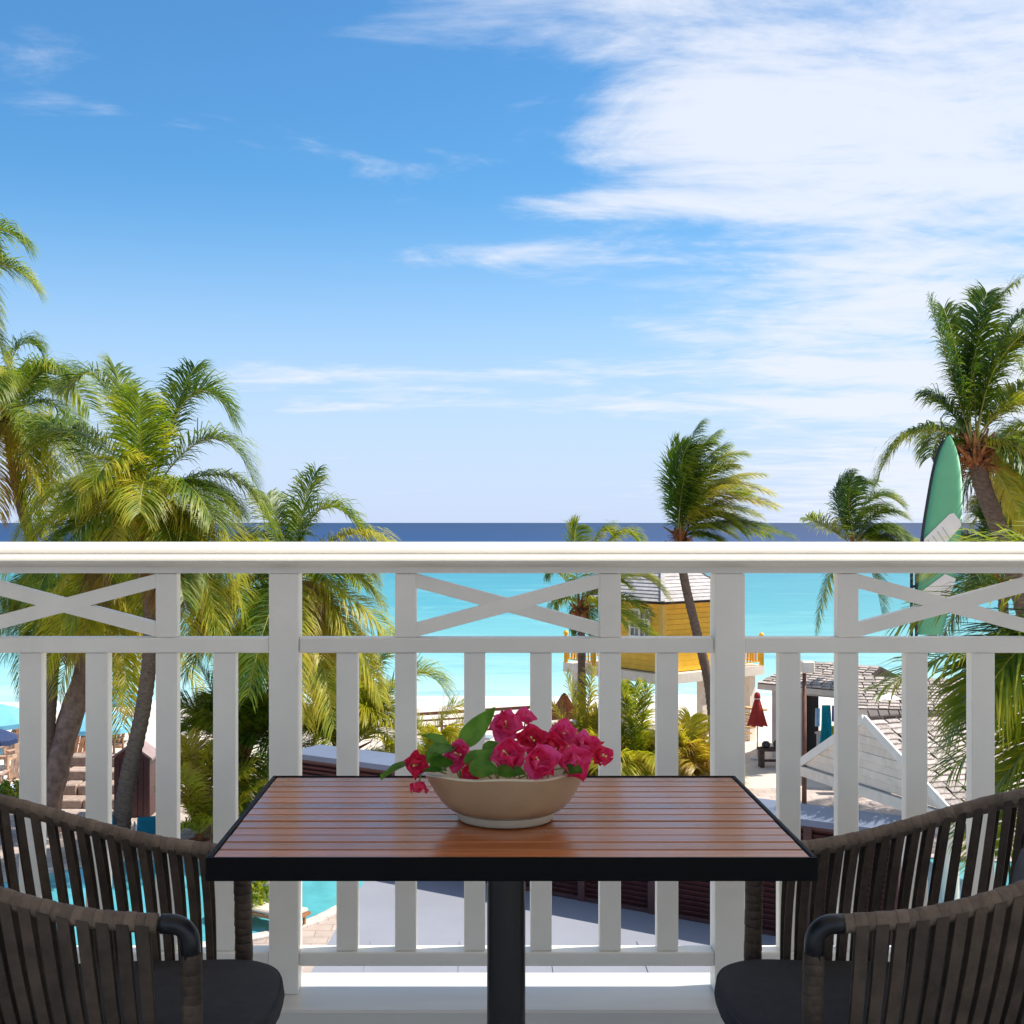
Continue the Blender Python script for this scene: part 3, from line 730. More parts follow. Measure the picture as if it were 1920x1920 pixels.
# ------------------------------------------------------------------ palms
def frond(parent, B, C, T, leaf=0.75, n=64, tone=0.45, droop=0.35, wind=(0, 0, 0), seed=0, wdt=0.032, start=0.16, spread=0.85, rib=True, ribr=0.022, split=False):
    rs = np.random.RandomState(seed & 0x7fffffff)
    if not split: n = int(n * 1.7); leaf = leaf * 1.38
    B, C, T = (np.array(p, float) for p in (B, C, T))
    off = np.array(root_of(parent).location)
    u = np.linspace(start, 1.0, n); u = np.concatenate([u, u]); sg = np.concatenate([np.ones(n), -np.ones(n)])
    u = np.clip(u + rs.uniform(-.4, .4, 2 * n) / n, start, 1)
    u_ = u[:, None]
    p = (1 - u_) ** 2 * B + 2 * u_ * (1 - u_) * C + u_ ** 2 * T
    tg = 2 * (1 - u_) * (C - B) + 2 * u_ * (T - C); tg /= np.linalg.norm(tg, axis=1)[:, None] + 1e-9
    horiz = (T - B) * np.array([1, 1, 0.0]); 
    if np.linalg.norm(horiz) < 1e-3: horiz = np.array([1, 0, 0.0])
    horiz /= np.linalg.norm(horiz); s0 = np.array([horiz[1], -horiz[0], 0.0])
    tw = rs.uniform(-.5, .5)                      # the frond may twist about its midrib
    s = s0[None, :] - tg * (tg @ s0)[:, None]; s /= np.linalg.norm(s, axis=1)[:, None] + 1e-9
    nrm = np.cross(s, tg); nrm *= np.where(nrm[:, 2:3].mean() < 0, -1, 1)
    ca, sa = np.cos(tw * u_), np.sin(tw * u_); s, nrm = s * ca + nrm * sa, nrm * ca - s * sa
    prof_ = np.sin(np.pi * np.clip((u - start) / (1 - start) * 0.70 + 0.19, 0, 1)) ** 0.75
    L = leaf * prof_ * rs.uniform(.82, 1.1, 2 * n)
    fw_ = 0.35 + 0.65 * u
    gap = rs.rand(2 * n) < 0.04
    d0 = s * (sg * spread)[:, None] + tg * fw_[:, None] + nrm * rs.uniform(.10, .38, 2 * n)[:, None] + rs.normal(0, .10, (2 * n, 3)) + np.array(wind) * .5
    d0 /= np.linalg.norm(d0, axis=1)[:, None]
    g = np.array([0, 0, -1.0])
    d1 = d0 + g * droop * rs.uniform(.5, 1.2, (2 * n, 1)) + np.array(wind) * .7; d1 /= np.linalg.norm(d1, axis=1)[:, None]
    d2 = d1 + g * droop * 1.6 * rs.uniform(.5, 1.3, (2 * n, 1)) + np.array(wind) * .8; d2 /= np.linalg.norm(d2, axis=1)[:, None]
    wv = np.cross(d0, nrm); wv /= np.linalg.norm(wv, axis=1)[:, None] + 1e-9; wv = wv * (wdt * .5 * (0.5 + 0.5 * prof_))[:, None]
    Lc = L[:, None]
    a = p; b = p + d0 * Lc * .34; c = b + d1 * Lc * .34; e = c + d2 * Lc * .32
    V = np.stack([a - wv * .5, a + wv * .5, b - wv, b + wv, c - wv * .8, c + wv * .8, e], 1)   # 7 verts per leaflet
    V = V[~gap]; k = len(V)
    tn = tone + rs.normal(0, .05, k); tone_v = np.stack([tn, tn, tn, tn, tn + .05, tn + .05, tn + .16], 1)
    faces = []
    base = np.arange(k) * 7
    q1 = np.stack([base, base + 1, base + 3, base + 2], 1); q2 = np.stack([base + 2, base + 3, base + 5, base + 4], 1); t1 = np.stack([base + 4, base + 5, base + 6], 1)
    def mk(vv, qq, tt, tones, nm):
        me = bpy.data.meshes.new(nm)
        nv = len(vv); me.vertices.add(nv); me.vertices.foreach_set('co', (vv - off).astype(np.float32).ravel())
        loops = np.concatenate([qq.ravel(), tt.ravel()]).astype(np.int32)
        starts = np.concatenate([np.arange(len(qq)) * 4, len(qq) * 4 + np.arange(len(tt)) * 3]).astype(np.int32)
        me.loops.add(len(loops)); me.loops.foreach_set('vertex_index', loops)
        me.polygons.add(len(starts)); me.polygons.foreach_set('loop_start', starts)
        at_ = me.attributes.new('tone', 'FLOAT', 'POINT'); at_.data.foreach_set('value', tones.astype(np.float32).ravel())
        me.materials.append(LEAF); me.update(calc_edges=True); me.validate(); return me
    if not split:
        fo = obj('frond', mk(V.reshape(-1, 3), np.concatenate([q1, q2]), t1, tone_v, 'frond'), parent)
    if rib or split:
        uu_ = np.linspace(0, 1, 12)[:, None]; mid = (1 - uu_) ** 2 * B + 2 * uu_ * (1 - uu_) * C + uu_ ** 2 * T
        mbr = MB().tube([Vector(q) for q in mid], list(np.linspace(ribr, ribr * .2, 12)), 5)
        if split:
            fo = part('frond', mbr, RACHIS, parent, True)
            for i in range(k):
                obj('leaflet', mk(V[i], np.array([[0, 1, 3, 2], [2, 3, 5, 4]]), np.array([[4, 5, 6]]), tone_v[i], 'leaflet'), fo)
        else:
            part('midrib', mbr, RACHIS, fo, True)
    return fo

def palm(label, crown, trunk, fronds=(), filler=None, tone=.45, wind=(0, 0, 0), leaf=.75, r0=.19, r1=.12, seed=1, droop=.35, n=60, coco=0, boots=10, name='palm_tree', wdt=.032, rib=True, tonevar=.09, trunkmat=None, stubs=True, group='palm trees', split=False, spread=.85):
    """crown=(px,py,d); trunk = [(px,py),...] from crown to the ground (last one sets the base distance)"""
    rng = random.Random(seed)
    cd = crown[2]; B = P(*crown)
    bpx, bpy_ = trunk[-1]; bd = GD(bpy_)
    base = P(bpx, bpy_, bd)
    t = thing(name, label, 'palm tree', base, group)
    k = len(trunk)
    tpts = [B] + [P(x, y, cd + (bd - cd) * ((y - crown[1]) / max(1, (bpy_ - crown[1]))) ** 1.0) for x, y in trunk[:-1]] + [base - Vector((0, 0, .1))]
    sm = crom(tpts, 12); L = sum((b - a).length for a, b in zip(sm[:-1], sm[1:]))
    # resample into rings
    nr = int(min(150, max(12, L / .10))); acc = [0]
    for a, b in zip(sm[:-1], sm[1:]): acc.append(acc[-1] + (b - a).length)
    pts = []; rad = []
    for i in range(nr + 1):
        s = L * i / nr; j = max(q for q in range(len(acc)) if acc[q] <= s + 1e-6); j = min(j, len(sm) - 2)
        pts.append(sm[j].lerp(sm[j + 1], (s - acc[j]) / max(1e-6, acc[j + 1] - acc[j])))
        f = i / nr; rr_ = r1 + (r0 - r1) * f ** 1.3 + (.10 * math.exp(-(1 - f) * 18)); rad.append(rr_ * (1 + ((.055 if i % 2 else -.03) + rng.uniform(-.03, .03) if trunkmat is None else .05 * math.sin(i * .37) + .03 * math.sin(i * .9 + 1))))
    part('trunk', MB().tube(pts, rad, 10), trunkmat or TRUNK, t, True)
    # fibrous leaf bases
    if boots:
        bo = MB()
        for i in range(boots):
            a = rng.uniform(0, 6.28); e = rng.uniform(.5, 1.35); dv = Vector((math.cos(a) * math.cos(e), math.sin(a) * math.cos(e), math.sin(e))); ll = rng.uniform(.35, .75) * (leaf / .75)
            o = B + Vector((math.cos(a) * r1 * .7, math.sin(a) * r1 * .7, rng.uniform(-.35, .1)))
            bo.tube([o, o + dv * ll * .5, o + dv * ll + Vector((0, 0, -.03))], [.065, .042, .02], 5)
        for i in range(boots * 2):
            a = rng.uniform(0, 6.28); o = B + Vector((math.cos(a) * r1, math.sin(a) * r1, rng.uniform(-.5, .1)))
            dv = Vector((math.cos(a), math.sin(a), rng.uniform(-.6, .8))).normalized(); bo.tube([o, o + dv * .22, o + dv * .36 + Vector((0, 0, -.1))], [.02, .012, .004], 4)
        part('leaf_bases', bo, BOOT, t, True)
    for i in range(coco):
        a = rng.uniform(0, 6.28); o = B + Vector((math.cos(a) * .26, math.sin(a) * .26, -.22 + rng.uniform(-.12, .08)))
        part('coconut', MB().lathe([(0.0, -.13), (.06, -.11), (.095, -.03), (.09, .05), (.05, .11), (0, .13)], 10, o), COCO, t, True)
    allf = []
    for fr_ in fronds:
        cx_, cy_, tx_, ty_, dd = fr_[:5]; tn = fr_[5] if len(fr_) > 5 else tone + rng.uniform(-tonevar, tonevar)
        T = P(tx_, ty_, cd + dd); C = P(cx_, cy_, cd + dd * .5); allf.append((C, T, tn))
    if filler:
        nf, fl, e0, e1 = filler[:4]; a0, a1 = filler[4:6] if len(filler) > 4 else (0, 360)
        for i in range(nf):
            a = R(a0 + (a1 - a0) * (i + rng.uniform(.1, .9)) / nf); e = R(rng.uniform(e0, e1)); ll = fl * rng.uniform(.8, 1.12)
            dv = Vector((math.cos(a) * math.cos(e), math.sin(a) * math.cos(e), math.sin(e)))
            C = B + dv * ll * .55 + Vector((0, 0, ll * .10)) + Vector(wind) * ll * .12
            T = B + dv * ll * .92 + Vector((0, 0, -ll * (.26 + .30 * math.cos(e)))) + Vector(wind) * ll * .42
            if T.z < .1: T.z = .1
            allf.append((C, T, tone + rng.uniform(-tonevar, tonevar) - .06 - (.10 if e < 0 else 0) + (.22 if e < -.35 else 0)))
    if boots >= 10 and name == 'palm_tree' and crown[0] < 620:
        for i in range(3):
            a = rng.uniform(0, 6.28); ll = (filler[1] if filler else 2.4) * .8
            allf.append((B + Vector((math.cos(a) * ll * .38, math.sin(a) * ll * .38, -ll * .05)), B + Vector((math.cos(a) * ll * .42, math.sin(a) * ll * .42, -ll * .85)), rng.uniform(.82, 1.0)))
    for i, (C, T, tn) in enumerate(allf):
        Bq = B + Vector((rng.uniform(-.08, .08), rng.uniform(-.08, .08), rng.uniform(-.05, .12)))
        frond(t, Bq, C, T, leaf * rng.uniform(.9, 1.1), n, tn, droop * rng.uniform(.75, 1.35), wind, seed * 1000 + i, wdt, rib=rib, split=(split and i < 4), spread=spread)
    return t

# left group
palm('large coconut palm at the left with wide arching fronds above the railing', (280, 945, 31.5), [(277, 1040), (282, 1200), (268, 1330), (240, 1460), (220, 1590)],
     [(190, 620, 128, 728, .3, .33), (345, 625, 440, 785, .2, .30), (405, 725, 478, 905, -.3, .34), (400, 865, 447, 1075, -1.0, .52), (445, 815, 518, 1000, .6, .40), (258, 830, 262, 745, -1.6, .40), (100, 830, 12, 1050, -.7, .48),
      (178, 815, 222, 1060, -1.9, .58), (160, 740, 40, 855, .8, .38), (300, 945, 335, 1060, -1.6, .66), (240, 760, 215, 690, .9, .36), (330, 740, 365, 690, 1.0, .30), (380, 900, 405, 1200, -1.2, .55), (200, 900, 95, 1150, -1.3, .50),
      (190, 960, 130, 1190, -.5, .44), (330, 980, 352, 1210, -.9, .6), (90, 760, 60, 800, 1.6, .3), (420, 1000, 470, 1180, -.2, .5)],
     (20, 3.4, -50, 50), tone=.50, r0=.24, r1=.16, seed=11, coco=5, leaf=.92, droop=.40, n=84, boots=14, wdt=.032)
palm('tall coconut palm cut by the left edge behind the largest palm', (12, 790, 35), [(40, 950), (95, 1130), (98, 1260), (88, 1400), (78, 1560)],
     [(60, 640, 138, 715, 0, .33), (15, 610, 70, 650, .5, .30), (95, 700, 165, 830, -.3, .36), (40, 790, 85, 930, -1, .66), (110, 760, 190, 900, .5, .4), (60, 850, 60, 1010, -.8, .45), (-40, 640, -90, 700, 0, .4)],
     (22, 3.8, -50, 55), tone=.48, r0=.2, r1=.13, seed=22, coco=3, leaf=.9, droop=.5, n=70)
palm('coconut palm beyond the left edge with only its frond tips in view', (-150, 520, 30), [(-160, 800), (-170, 1200), (-180, 1620)],
     [(-30, 380, 42, 455, 0, .32), (10, 455, 68, 540, -.3, .42), (-20, 560, 20, 700, .2, .5)], (12, 3.2, -30, 60), tone=.4, seed=33, leaf=.85, droop=.5)
palm('palm with thick rough leaning trunk at the far left', (196, 1075, 35.5), [(188, 1140), (165, 1240), (125, 1370), (95, 1480), (82, 1560)],
     [(120, 1020, 30, 1130, -.4, .5), (250, 1000, 300, 1120, 0, .5), (150, 1080, 80, 1200, -.8, .55), (230, 1080, 262, 1200, -.6, .58), (70, 1090, -10, 1210, 0, .35), (180, 1100, 175, 1215, -1, .5)],
     (20, 3.2, -60, 45), tone=.53, r0=.40, r1=.27, seed=44, leaf=.8, trunkmat=BARK, droop=.5)
palm('slim dark trunked palm beside the rough leaning trunk', (118, 1120, 37), [(108, 1220), (90, 1340), (84, 1440), (80, 1540)], [(60, 1060, 10, 1230, 0, .3), (30, 1120, 40, 1300, 0, .28), (230, 1180, 212, 1290, .3, .42), (250, 1220, 222, 1310, .2, .45)],
     (12, 2.6, -40, 40), tone=.46, r0=.17, r1=.11, seed=45, leaf=.7, droop=.5)
palm('coconut palm with orange nuts behind the left railing post', (553, 1085, 33), [(548, 1200), (540, 1400), (535, 1600)],
     [(585, 865, 690, 1005, 0, .36), (560, 960, 592, 885, .5, .36), (655, 945, 748, 1035, -.3, .56), (655, 1090, 748, 1215, -.8, .55), (570, 1140, 600, 1235, -1.4, .62), (395, 1070, 368, 1215, -.6, .60), (490, 980, 430, 1060, -.3, .55),
      (640, 1020, 715, 1130, .6, .45), (620, 1120, 660, 1260, -.4, .5), (470, 1100, 440, 1230, -.8, .5), (520, 960, 500, 930, .8, .4), (610, 1000, 690, 1040, -.9, .52)],
     (22, 3.0, -60, 55), tone=.51, r0=.2, r1=.14, seed=55, coco=7, leaf=.85, droop=.5, n=74)
palm('dark green bushy palm low behind the left railing panel', (455, 1420, 34.5), [(458, 1500), (460, 1572)],
     [(400, 1300, 372, 1245, .3, .22), (430, 1280, 430, 1225, .5, .24), (480, 1290, 500, 1235, 0, .28), (380, 1330, 335, 1315, -.3, .40), (400, 1400, 340, 1470, -.6, .4), (500, 1350, 560, 1330, 0, .32), (470, 1330, 520, 1290, -.5, .42), (420, 1350, 385, 1330, -.8, .36), (440, 1240, 470, 1210, .4, .25)],
     (24, 2.9, -15, 75), tone=.38, seed=66, leaf=.85, r0=.16, r1=.13, n=64)
palm('bright green feathery palm low between the left post and the bowl', (648, 1420, 35), [(645, 1500), (642, 1560)],
     [(640, 1300, 690, 1225, 0, .40), (660, 1260, 752, 1195, .5, .38), (780, 1180, 838, 1305, .6, .45), (600, 1290, 580, 1240, .4, .35), (580, 1340, 548, 1330, -.3, .3), (620, 1330, 585, 1400, -.8, .40), (700, 1320, 755, 1350, -.6, .5), (690, 1290, 740, 1290, -.3, .5), (650, 1290, 640, 1230, .6, .35)],
     (22, 2.9, 0, 80), tone=.53, seed=77, leaf=.9, r0=.16, r1=.13, n=70)
palm('yellow green fan of fronds leaning behind the bowl', (812, 1440, 37), [(812, 1480), (812, 1520)],
     [(800, 1350, 868, 1318, 0, .6), (820, 1370, 900, 1340, -.2, .62), (790, 1370, 770, 1335, .2, .5), (830, 1400, 880, 1380, -.5, .62), (780, 1400, 745, 1395, 0, .48)], (13, 2.1, 0, 75), tone=.62, seed=78, leaf=.65, r0=.1, r1=.08, n=46, boots=4)
# palms by the yellow hut
palm('coconut palm with bare trunk beside the yellow hut', (1090, 1140, 45), [(1090, 1200), (1091, 1300), (1093, 1425)],
     [(1190, 1030, 1250, 1120, -.3, .50), (1150, 950, 1198, 1012, .4, .46), (1115, 960, 1145, 1000, .2, .5), (1070, 1000, 1082, 985, .6, .45), (1050, 1060, 1035, 1075, 0, .35), (1060, 1110, 1045, 1130, .2, .4), (1130, 1060, 1180, 1100, .3, .4), (1160, 1030, 1230, 1090, .3, .45), (1120, 1100, 1140, 1180, -.8, .5)],
     (8, 2.6, -5, 60, -70, 110), tone=.44, r0=.17, r1=.12, seed=88, leaf=.75, coco=3, wind=(.35, 0, 0), droop=.5, boots=16)
palm('wind blown coconut palm with its crown swept right above the rail', (1276, 1012, 44), [(1282, 1080), (1305, 1180), (1330, 1290), (1345, 1440)],
     [(1262, 870, 1312, 795, 0, .30), (1280, 860, 1345, 810, .3, .34), (1290, 850, 1395, 850, -.3, .48), (1300, 860, 1445, 925, 0, .60), (1320, 880, 1430, 890, .4, .55), (1300, 920, 1420, 965, -.5, .50), (1330, 930, 1395, 1000, -.3, .42), (1340, 950, 1482, 1005, .2, .33),
      (1310, 960, 1380, 1010, -.7, .36), (1270, 830, 1330, 830, -.4, .30), (1290, 890, 1380, 900, .8, .4), (1340, 900, 1450, 950, .3, .64), (1265, 900, 1275, 830, .4, .28), (1262, 880, 1290, 835, -.5, .26), (1300, 880, 1370, 870, 0, .45), (1310, 905, 1405, 925, -.9, .55), (1300, 990, 1350, 1015, -.3, .3), (1330, 960, 1440, 1000, .6, .38),
      (1285, 870, 1360, 835, 0, .36), (1310, 930, 1410, 985, .5, .4), (1270, 940, 1290, 870, -.6, .27)],
     None, tone=.42, r0=.19, r1=.15, seed=99, leaf=.80, wind=(.48, 0, -.04), droop=.42, n=80, boots=22)
palm('small wind blown palm between two balusters on the right', (1603, 1025, 45), [(1594, 1120), (1590, 1260), (1590, 1430)],
     [(1545, 930, 1592, 885, 0, .24), (1570, 900, 1640, 905, .3, .28), (1620, 890, 1690, 945, -.2, .38), (1640, 930, 1700, 972, .3, .36), (1650, 960, 1700, 1010, -.4, .34), (1560, 990, 1514, 972, 0, .40), (1545, 1050, 1530, 1185, -.4, .42), (1640, 1050, 1655, 1160, 0, .40), (1580, 930, 1600, 895, -.4, .26), (1610, 940, 1660, 950, .5, .36), (1640, 990, 1725, 1018, .2, .5), (1560, 960, 1570, 905, .4, .22)],
     (6, 2.2, 5, 55, -60, 60), tone=.30, r0=.17, r1=.12, seed=111, leaf=.72, wind=(.34, 0, 0), droop=.45, n=70)
# right group
palm('tall coconut palm at the right with upright crown and rusty leaf bases', (1828, 845, 26), [(1842, 910), (1878, 1005), (1925, 1160), (1990, 1480), (2010, 1765)],
     [(1785, 700, 1742, 562, 0, .27), (1800, 600, 1908, 528, .2, .30), (1840, 640, 1975, 598, -.3, .34), (1690, 745, 1640, 915, -.2, .40), (1870, 560, 1965, 575, .3, .30), (1790, 760, 1740, 740, .4, .25), (1900, 700, 1980, 800, -.5, .52), (1880, 800, 1960, 900, -.6, .56),
      (1880, 730, 1960, 720, .3, .45), (1860, 600, 1950, 640, .6, .36), (1800, 660, 1770, 580, .5, .28), (1870, 870, 1930, 1000, .4, .6), (1815, 640, 1850, 550, .6, .3), (1780, 800, 1800, 890, .3, .3)],
     (6, 2.6, -30, 40, -60, 100), tone=.36, r0=.21, r1=.17, seed=122, leaf=.62, droop=.45, n=84, coco=0, boots=34)
palm('olive coloured palm crowding the right edge behind the upright palm', (1985, 830, 37), [(1985, 1000), (1985, 1300), (1985, 1531)],
     [(1900, 700, 1850, 760, .3, .44), (1880, 780, 1830, 900, 0, .48), (1900, 850, 1860, 1000, .2, .46), (1890, 920, 1830, 935, .5, .62), (1930, 700, 1880, 640, .5, .4), (1920, 900, 1885, 1040, -.2, .5), (1940, 650, 1920, 600, 0, .4), (1910, 760, 1870, 840, .8, .42)],
     (16, 3.9, -50, 45), tone=.46, seed=133, leaf=1.0, droop=.6, r0=.2, r1=.15)
palm('dark low palm at the foot of the upright right palm', (1880, 1090, 37), [(1885, 1300), (1890, 1531)], [(1830, 1000, 1790, 1010, 0, .25), (1850, 980, 1830, 965, .3, .25), (1900, 980, 1930, 960, 0, .3), (1870, 1000, 1860, 950, .4, .3), (1930, 1020, 1990, 1050, 0, .3)],
     (10, 2.7, -20, 70), tone=.30, seed=134, leaf=.85, r0=.17, r1=.14)
palm('near coconut palm at the right edge whose fronds cross the railing', (2120, 1180, 14.5), [(2130, 1400), (2140, 1900), (2150, 2387)],
     [(1920, 1040, 1690, 1170, .2, .46), (1930, 1130, 1655, 1290, -.3, .40), (1960, 1230, 1790, 1440, -.5, .38), (1980, 1330, 1800, 1560, .2, .36), (1990, 1000, 1790, 1060, .6, .42), (2040, 1330, 1890, 1600, -.2, .38), (1990, 1180, 1860, 1290, .6, .4)],
     (8, 2.4, -20, 70), tone=.50, seed=144, leaf=1.05, droop=.28, n=72, r0=.2, r1=.16, wdt=.040, split=True, spread=1.0)

def clump(label, px, py, specs, tone, seed, fl=2.9, nf=18, leaf=.78):
    palm(label, (px, py - 8, GD(py) - .02), [(px, py)], specs, (nf, fl, 18, 78), tone=tone + .12, seed=seed, leaf=leaf, r0=.12, r1=.14, boots=6, n=52, name='areca_palm', wdt=.04, droop=.3, tonevar=.08, group='low clump palms')
clump('tall yellow areca palm clump beside the bare palm trunk', 1092, 1462, [(1080, 1330, 1062, 1268, 0, .60), (1098, 1330, 1112, 1255, .2, .66), (1120, 1340, 1150, 1280, -.2, .6), (1060, 1350, 1030, 1318, 0, .6), (1070, 1390, 1040, 1365, -.3, .72), (1120, 1390, 1160, 1340, 0, .58)], .60, 201)
clump('bright green areca palm clump below the yellow hut', 1190, 1470, [(1180, 1350, 1165, 1285, 0, .45), (1200, 1350, 1215, 1290, .2, .45), (1170, 1380, 1145, 1350, 0, .55), (1220, 1390, 1255, 1360, -.2, .56), (1210, 1420, 1250, 1440, -.5, .58), (1160, 1420, 1135, 1440, -.3, .5), (1195, 1340, 1190, 1285, .2, .5)], .50, 202)
clump('golden yellow areca palm clump right of the green one', 1295, 1475, [(1280, 1390, 1262, 1355, 0, .7), (1310, 1390, 1335, 1360, 0, .66), (1270, 1420, 1240, 1410, -.2, .68), (1320, 1430, 1350, 1450, -.3, .72), (1290, 1380, 1295, 1345, .3, .62)], .68, 203, 2.2)
# young palm in a terracotta pot
pot_b = G(372, 1612)
pot = thing('plant_pot', 'terracotta pot holding a young palm near the left pool', 'pot', pot_b)
part('pot_wall', MB().lathe([(0, 0), (.19, 0), (.27, .42), (.30, .43), (.30, .50), (.26, .50), (.24, .40), (0, .40)], 24, pot_b), TERRA, pot, auto=40)
def potted():
    B = pot_b + Vector((0, 0, .42)); t = thing('potted_palm', 'young yellow green palm growing in the terracotta pot', 'palm tree', B, 'low clump palms')
    part('stem', MB().tube([B - Vector((0, 0, .03)), B + Vector((0, 0, .25))], [.09, .07], 8), BOOT, t, True)
    d = pot_b.y
    for i, (a, b, c, e, dd, tn) in enumerate([(350, 1460, 335, 1395, 0, .60), (372, 1450, 352, 1385, .3, .62), (385, 1450, 402, 1395, 0, .5), (420, 1470, 470, 1440, -.3, .5), (440, 1500, 505, 1465, -.2, .52), (350, 1500, 334, 1500, -.3, .6), (350, 1540, 335, 1560, -.4, .55), (410, 1520, 450, 1510, -.6, .48),
                                             (390, 1470, 425, 1420, .2, .48), (360, 1480, 342, 1440, -.5, .64), (410, 1490, 455, 1470, .4, .42), (395, 1520, 420, 1545, -.6, .56)]):
        frond(t, B + Vector((0, 0, .2)), P(a, b, d + dd * .5), P(c, e, d + dd), .62, 50, tn + .08, .3, (0, 0, 0), 900 + i, .04)
potted()

# leafy shrubs by the pools
def shrub(label, px, py, wd, ht, seed, tone=.36):
    b = G(px, py); rs = np.random.RandomState(seed)
    t = thing('shrub', label, 'shrub', b, 'leafy shrubs by the pools')
    n = 900; a = rs.uniform(0, 6.28, n); e = rs.uniform(-.2, 1, n); r = rs.uniform(.55, 1.05, n) ** .6
    c = np.stack([np.cos(a) * np.sqrt(np.clip(1 - e * e, 0, 1)) * wd / 2 * r, np.sin(a) * np.sqrt(np.clip(1 - e * e, 0, 1)) * wd / 2 * r, ht * .38 + e * ht * .6 * r], 1)
    c[:, 2] = np.maximum(c[:, 2], .05) * (1 + .2 * np.sin(a * 3))
    d1 = rs.normal(0, 1, (n, 3)); d1 /= np.linalg.norm(d1, axis=1)[:, None]; d2 = np.cross(d1, rs.normal(0, 1, (n, 3))); d2 /= np.linalg.norm(d2, axis=1)[:, None]
    s = rs.uniform(.05, .10, (n, 1))
    V = np.stack([c - d1 * s, c + d2 * s * .5, c + d1 * s, c - d2 * s * .5], 1).reshape(-1, 3)
    me = bpy.data.meshes.new('foliage'); me.from_pydata(V.tolist(), [], [(4 * i, 4 * i + 1, 4 * i + 2, 4 * i + 3) for i in range(n)])
    at_ = me.attributes.new('tone', 'FLOAT', 'POINT'); at_.data.foreach_set('value', np.repeat(tone + rs.normal(0, .08, n), 4).astype(np.float32)); me.materials.append(LEAF)
    obj('foliage', me, t)
    st = MB()
    for k in range(5):
        an = k * 1.3; st.tube([b, b + Vector((math.cos(an) * wd * .2, math.sin(an) * wd * .2, ht * .6))], [.03, .012], 5)
    part('stem', st, TRUNK, t)
shrub('green leafy shrub under the left side of the table', 458, 1728, 1.1, .95, 1, .40)
shrub('green leafy shrub seen through the right chair', 1432, 1738, 1.2, 1.0, 2, .42)
shrub('small green shrub at the left edge beside the stones', 18, 1520, 1.0, .8, 3, .42)

# ------------------------------------------------------------------ shingled roofs
SH = MB().add([(-.5, 0, 0), (.5, 0, 0), (.5, 1, 0), (-.5, 1, 0), (-.5, 0, .022), (.5, 0, .022), (.5, 1, .004), (-.5, 1, .004)],
              [(0, 3, 2, 1), (4, 5, 6, 7), (0, 1, 5, 4), (2, 3, 7, 6), (1, 2, 6, 5), (0, 4, 7, 3)])
SH_ME = {}
def shingles(parent, el, er, rr, rl, row=.19, wid=.30, m=None, seed=1, name='shingle'):
    """cover the quad eave-left, eave-right, ridge-right, ridge-left with single shingles"""
    m = m or SHINGLE; rng = random.Random(seed)
    el, er, rr, rl = (Vector(p) for p in (el, er, rr, rl))
    rootl = root_of(parent).location
    xax = (er - el).normalized(); upv = ((rl + rr) / 2 - (el + er) / 2); upv -= xax * upv.dot(xax); H = upv.length; upv.normalize(); nrm = xax.cross(upv)
    if nrm.z < 0: nrm = -nrm; 
    nrow = max(1, round(H / row)); key = (m.name, round(row, 3), round(wid, 3))
    if key not in SH_ME:
        var_ = []
        for q in range(4):
            mb = MB().add([(x * wid * (.97 - .05 * q), y * row * (1.18 + .04 * q), z * (1 + .15 * q)) for x, y, z in SH.v], SH.f); var_.append(mb.mesh(name, m))
        SH_ME[key] = var_
    for r_ in range(nrow):
        a = el.lerp(rl, r_ / nrow); b = er.lerp(rr, r_ / nrow); L = (b - a).length; n_ = max(1, round(L / wid)); o_ = rng.uniform(-.5, .5)
        for k in range(n_):
            p = a.lerp(b, min(.999, max(.001, (k + .5 + (o_ * .4)) / n_)))
            c = p - upv * (.03 + rng.uniform(-.012, .02)) + nrm * (.016 + rng.uniform(0, .008))
            tilt = R(2.2) + rng.uniform(-.01, .02)
            u2 = (upv * math.cos(tilt) - nrm * math.sin(tilt)); n2_ = xax.cross(u2)
            if n2_.dot(nrm) < 0: n2_ = -n2_
            M = Matrix((xax, u2, n2_)).transposed(); 
            if M.determinant() < 0: M = Matrix((-xax, u2, n2_)).transposed()
            o = obj(name, SH_ME[key][rng.randrange(4)], parent, c - rootl); o.rotation_euler = (M @ Matrix.Rotation(rng.uniform(-.03, .03), 3, 'Z')).to_euler()

def slab(pts, th):
    pts = [Vector(p) for p in pts]; nrm = (pts[1] - pts[0]).cross(pts[2] - pts[0]).normalized()
    if nrm.z < 0: nrm = -nrm
    return MB().prism(pts, -nrm * th)

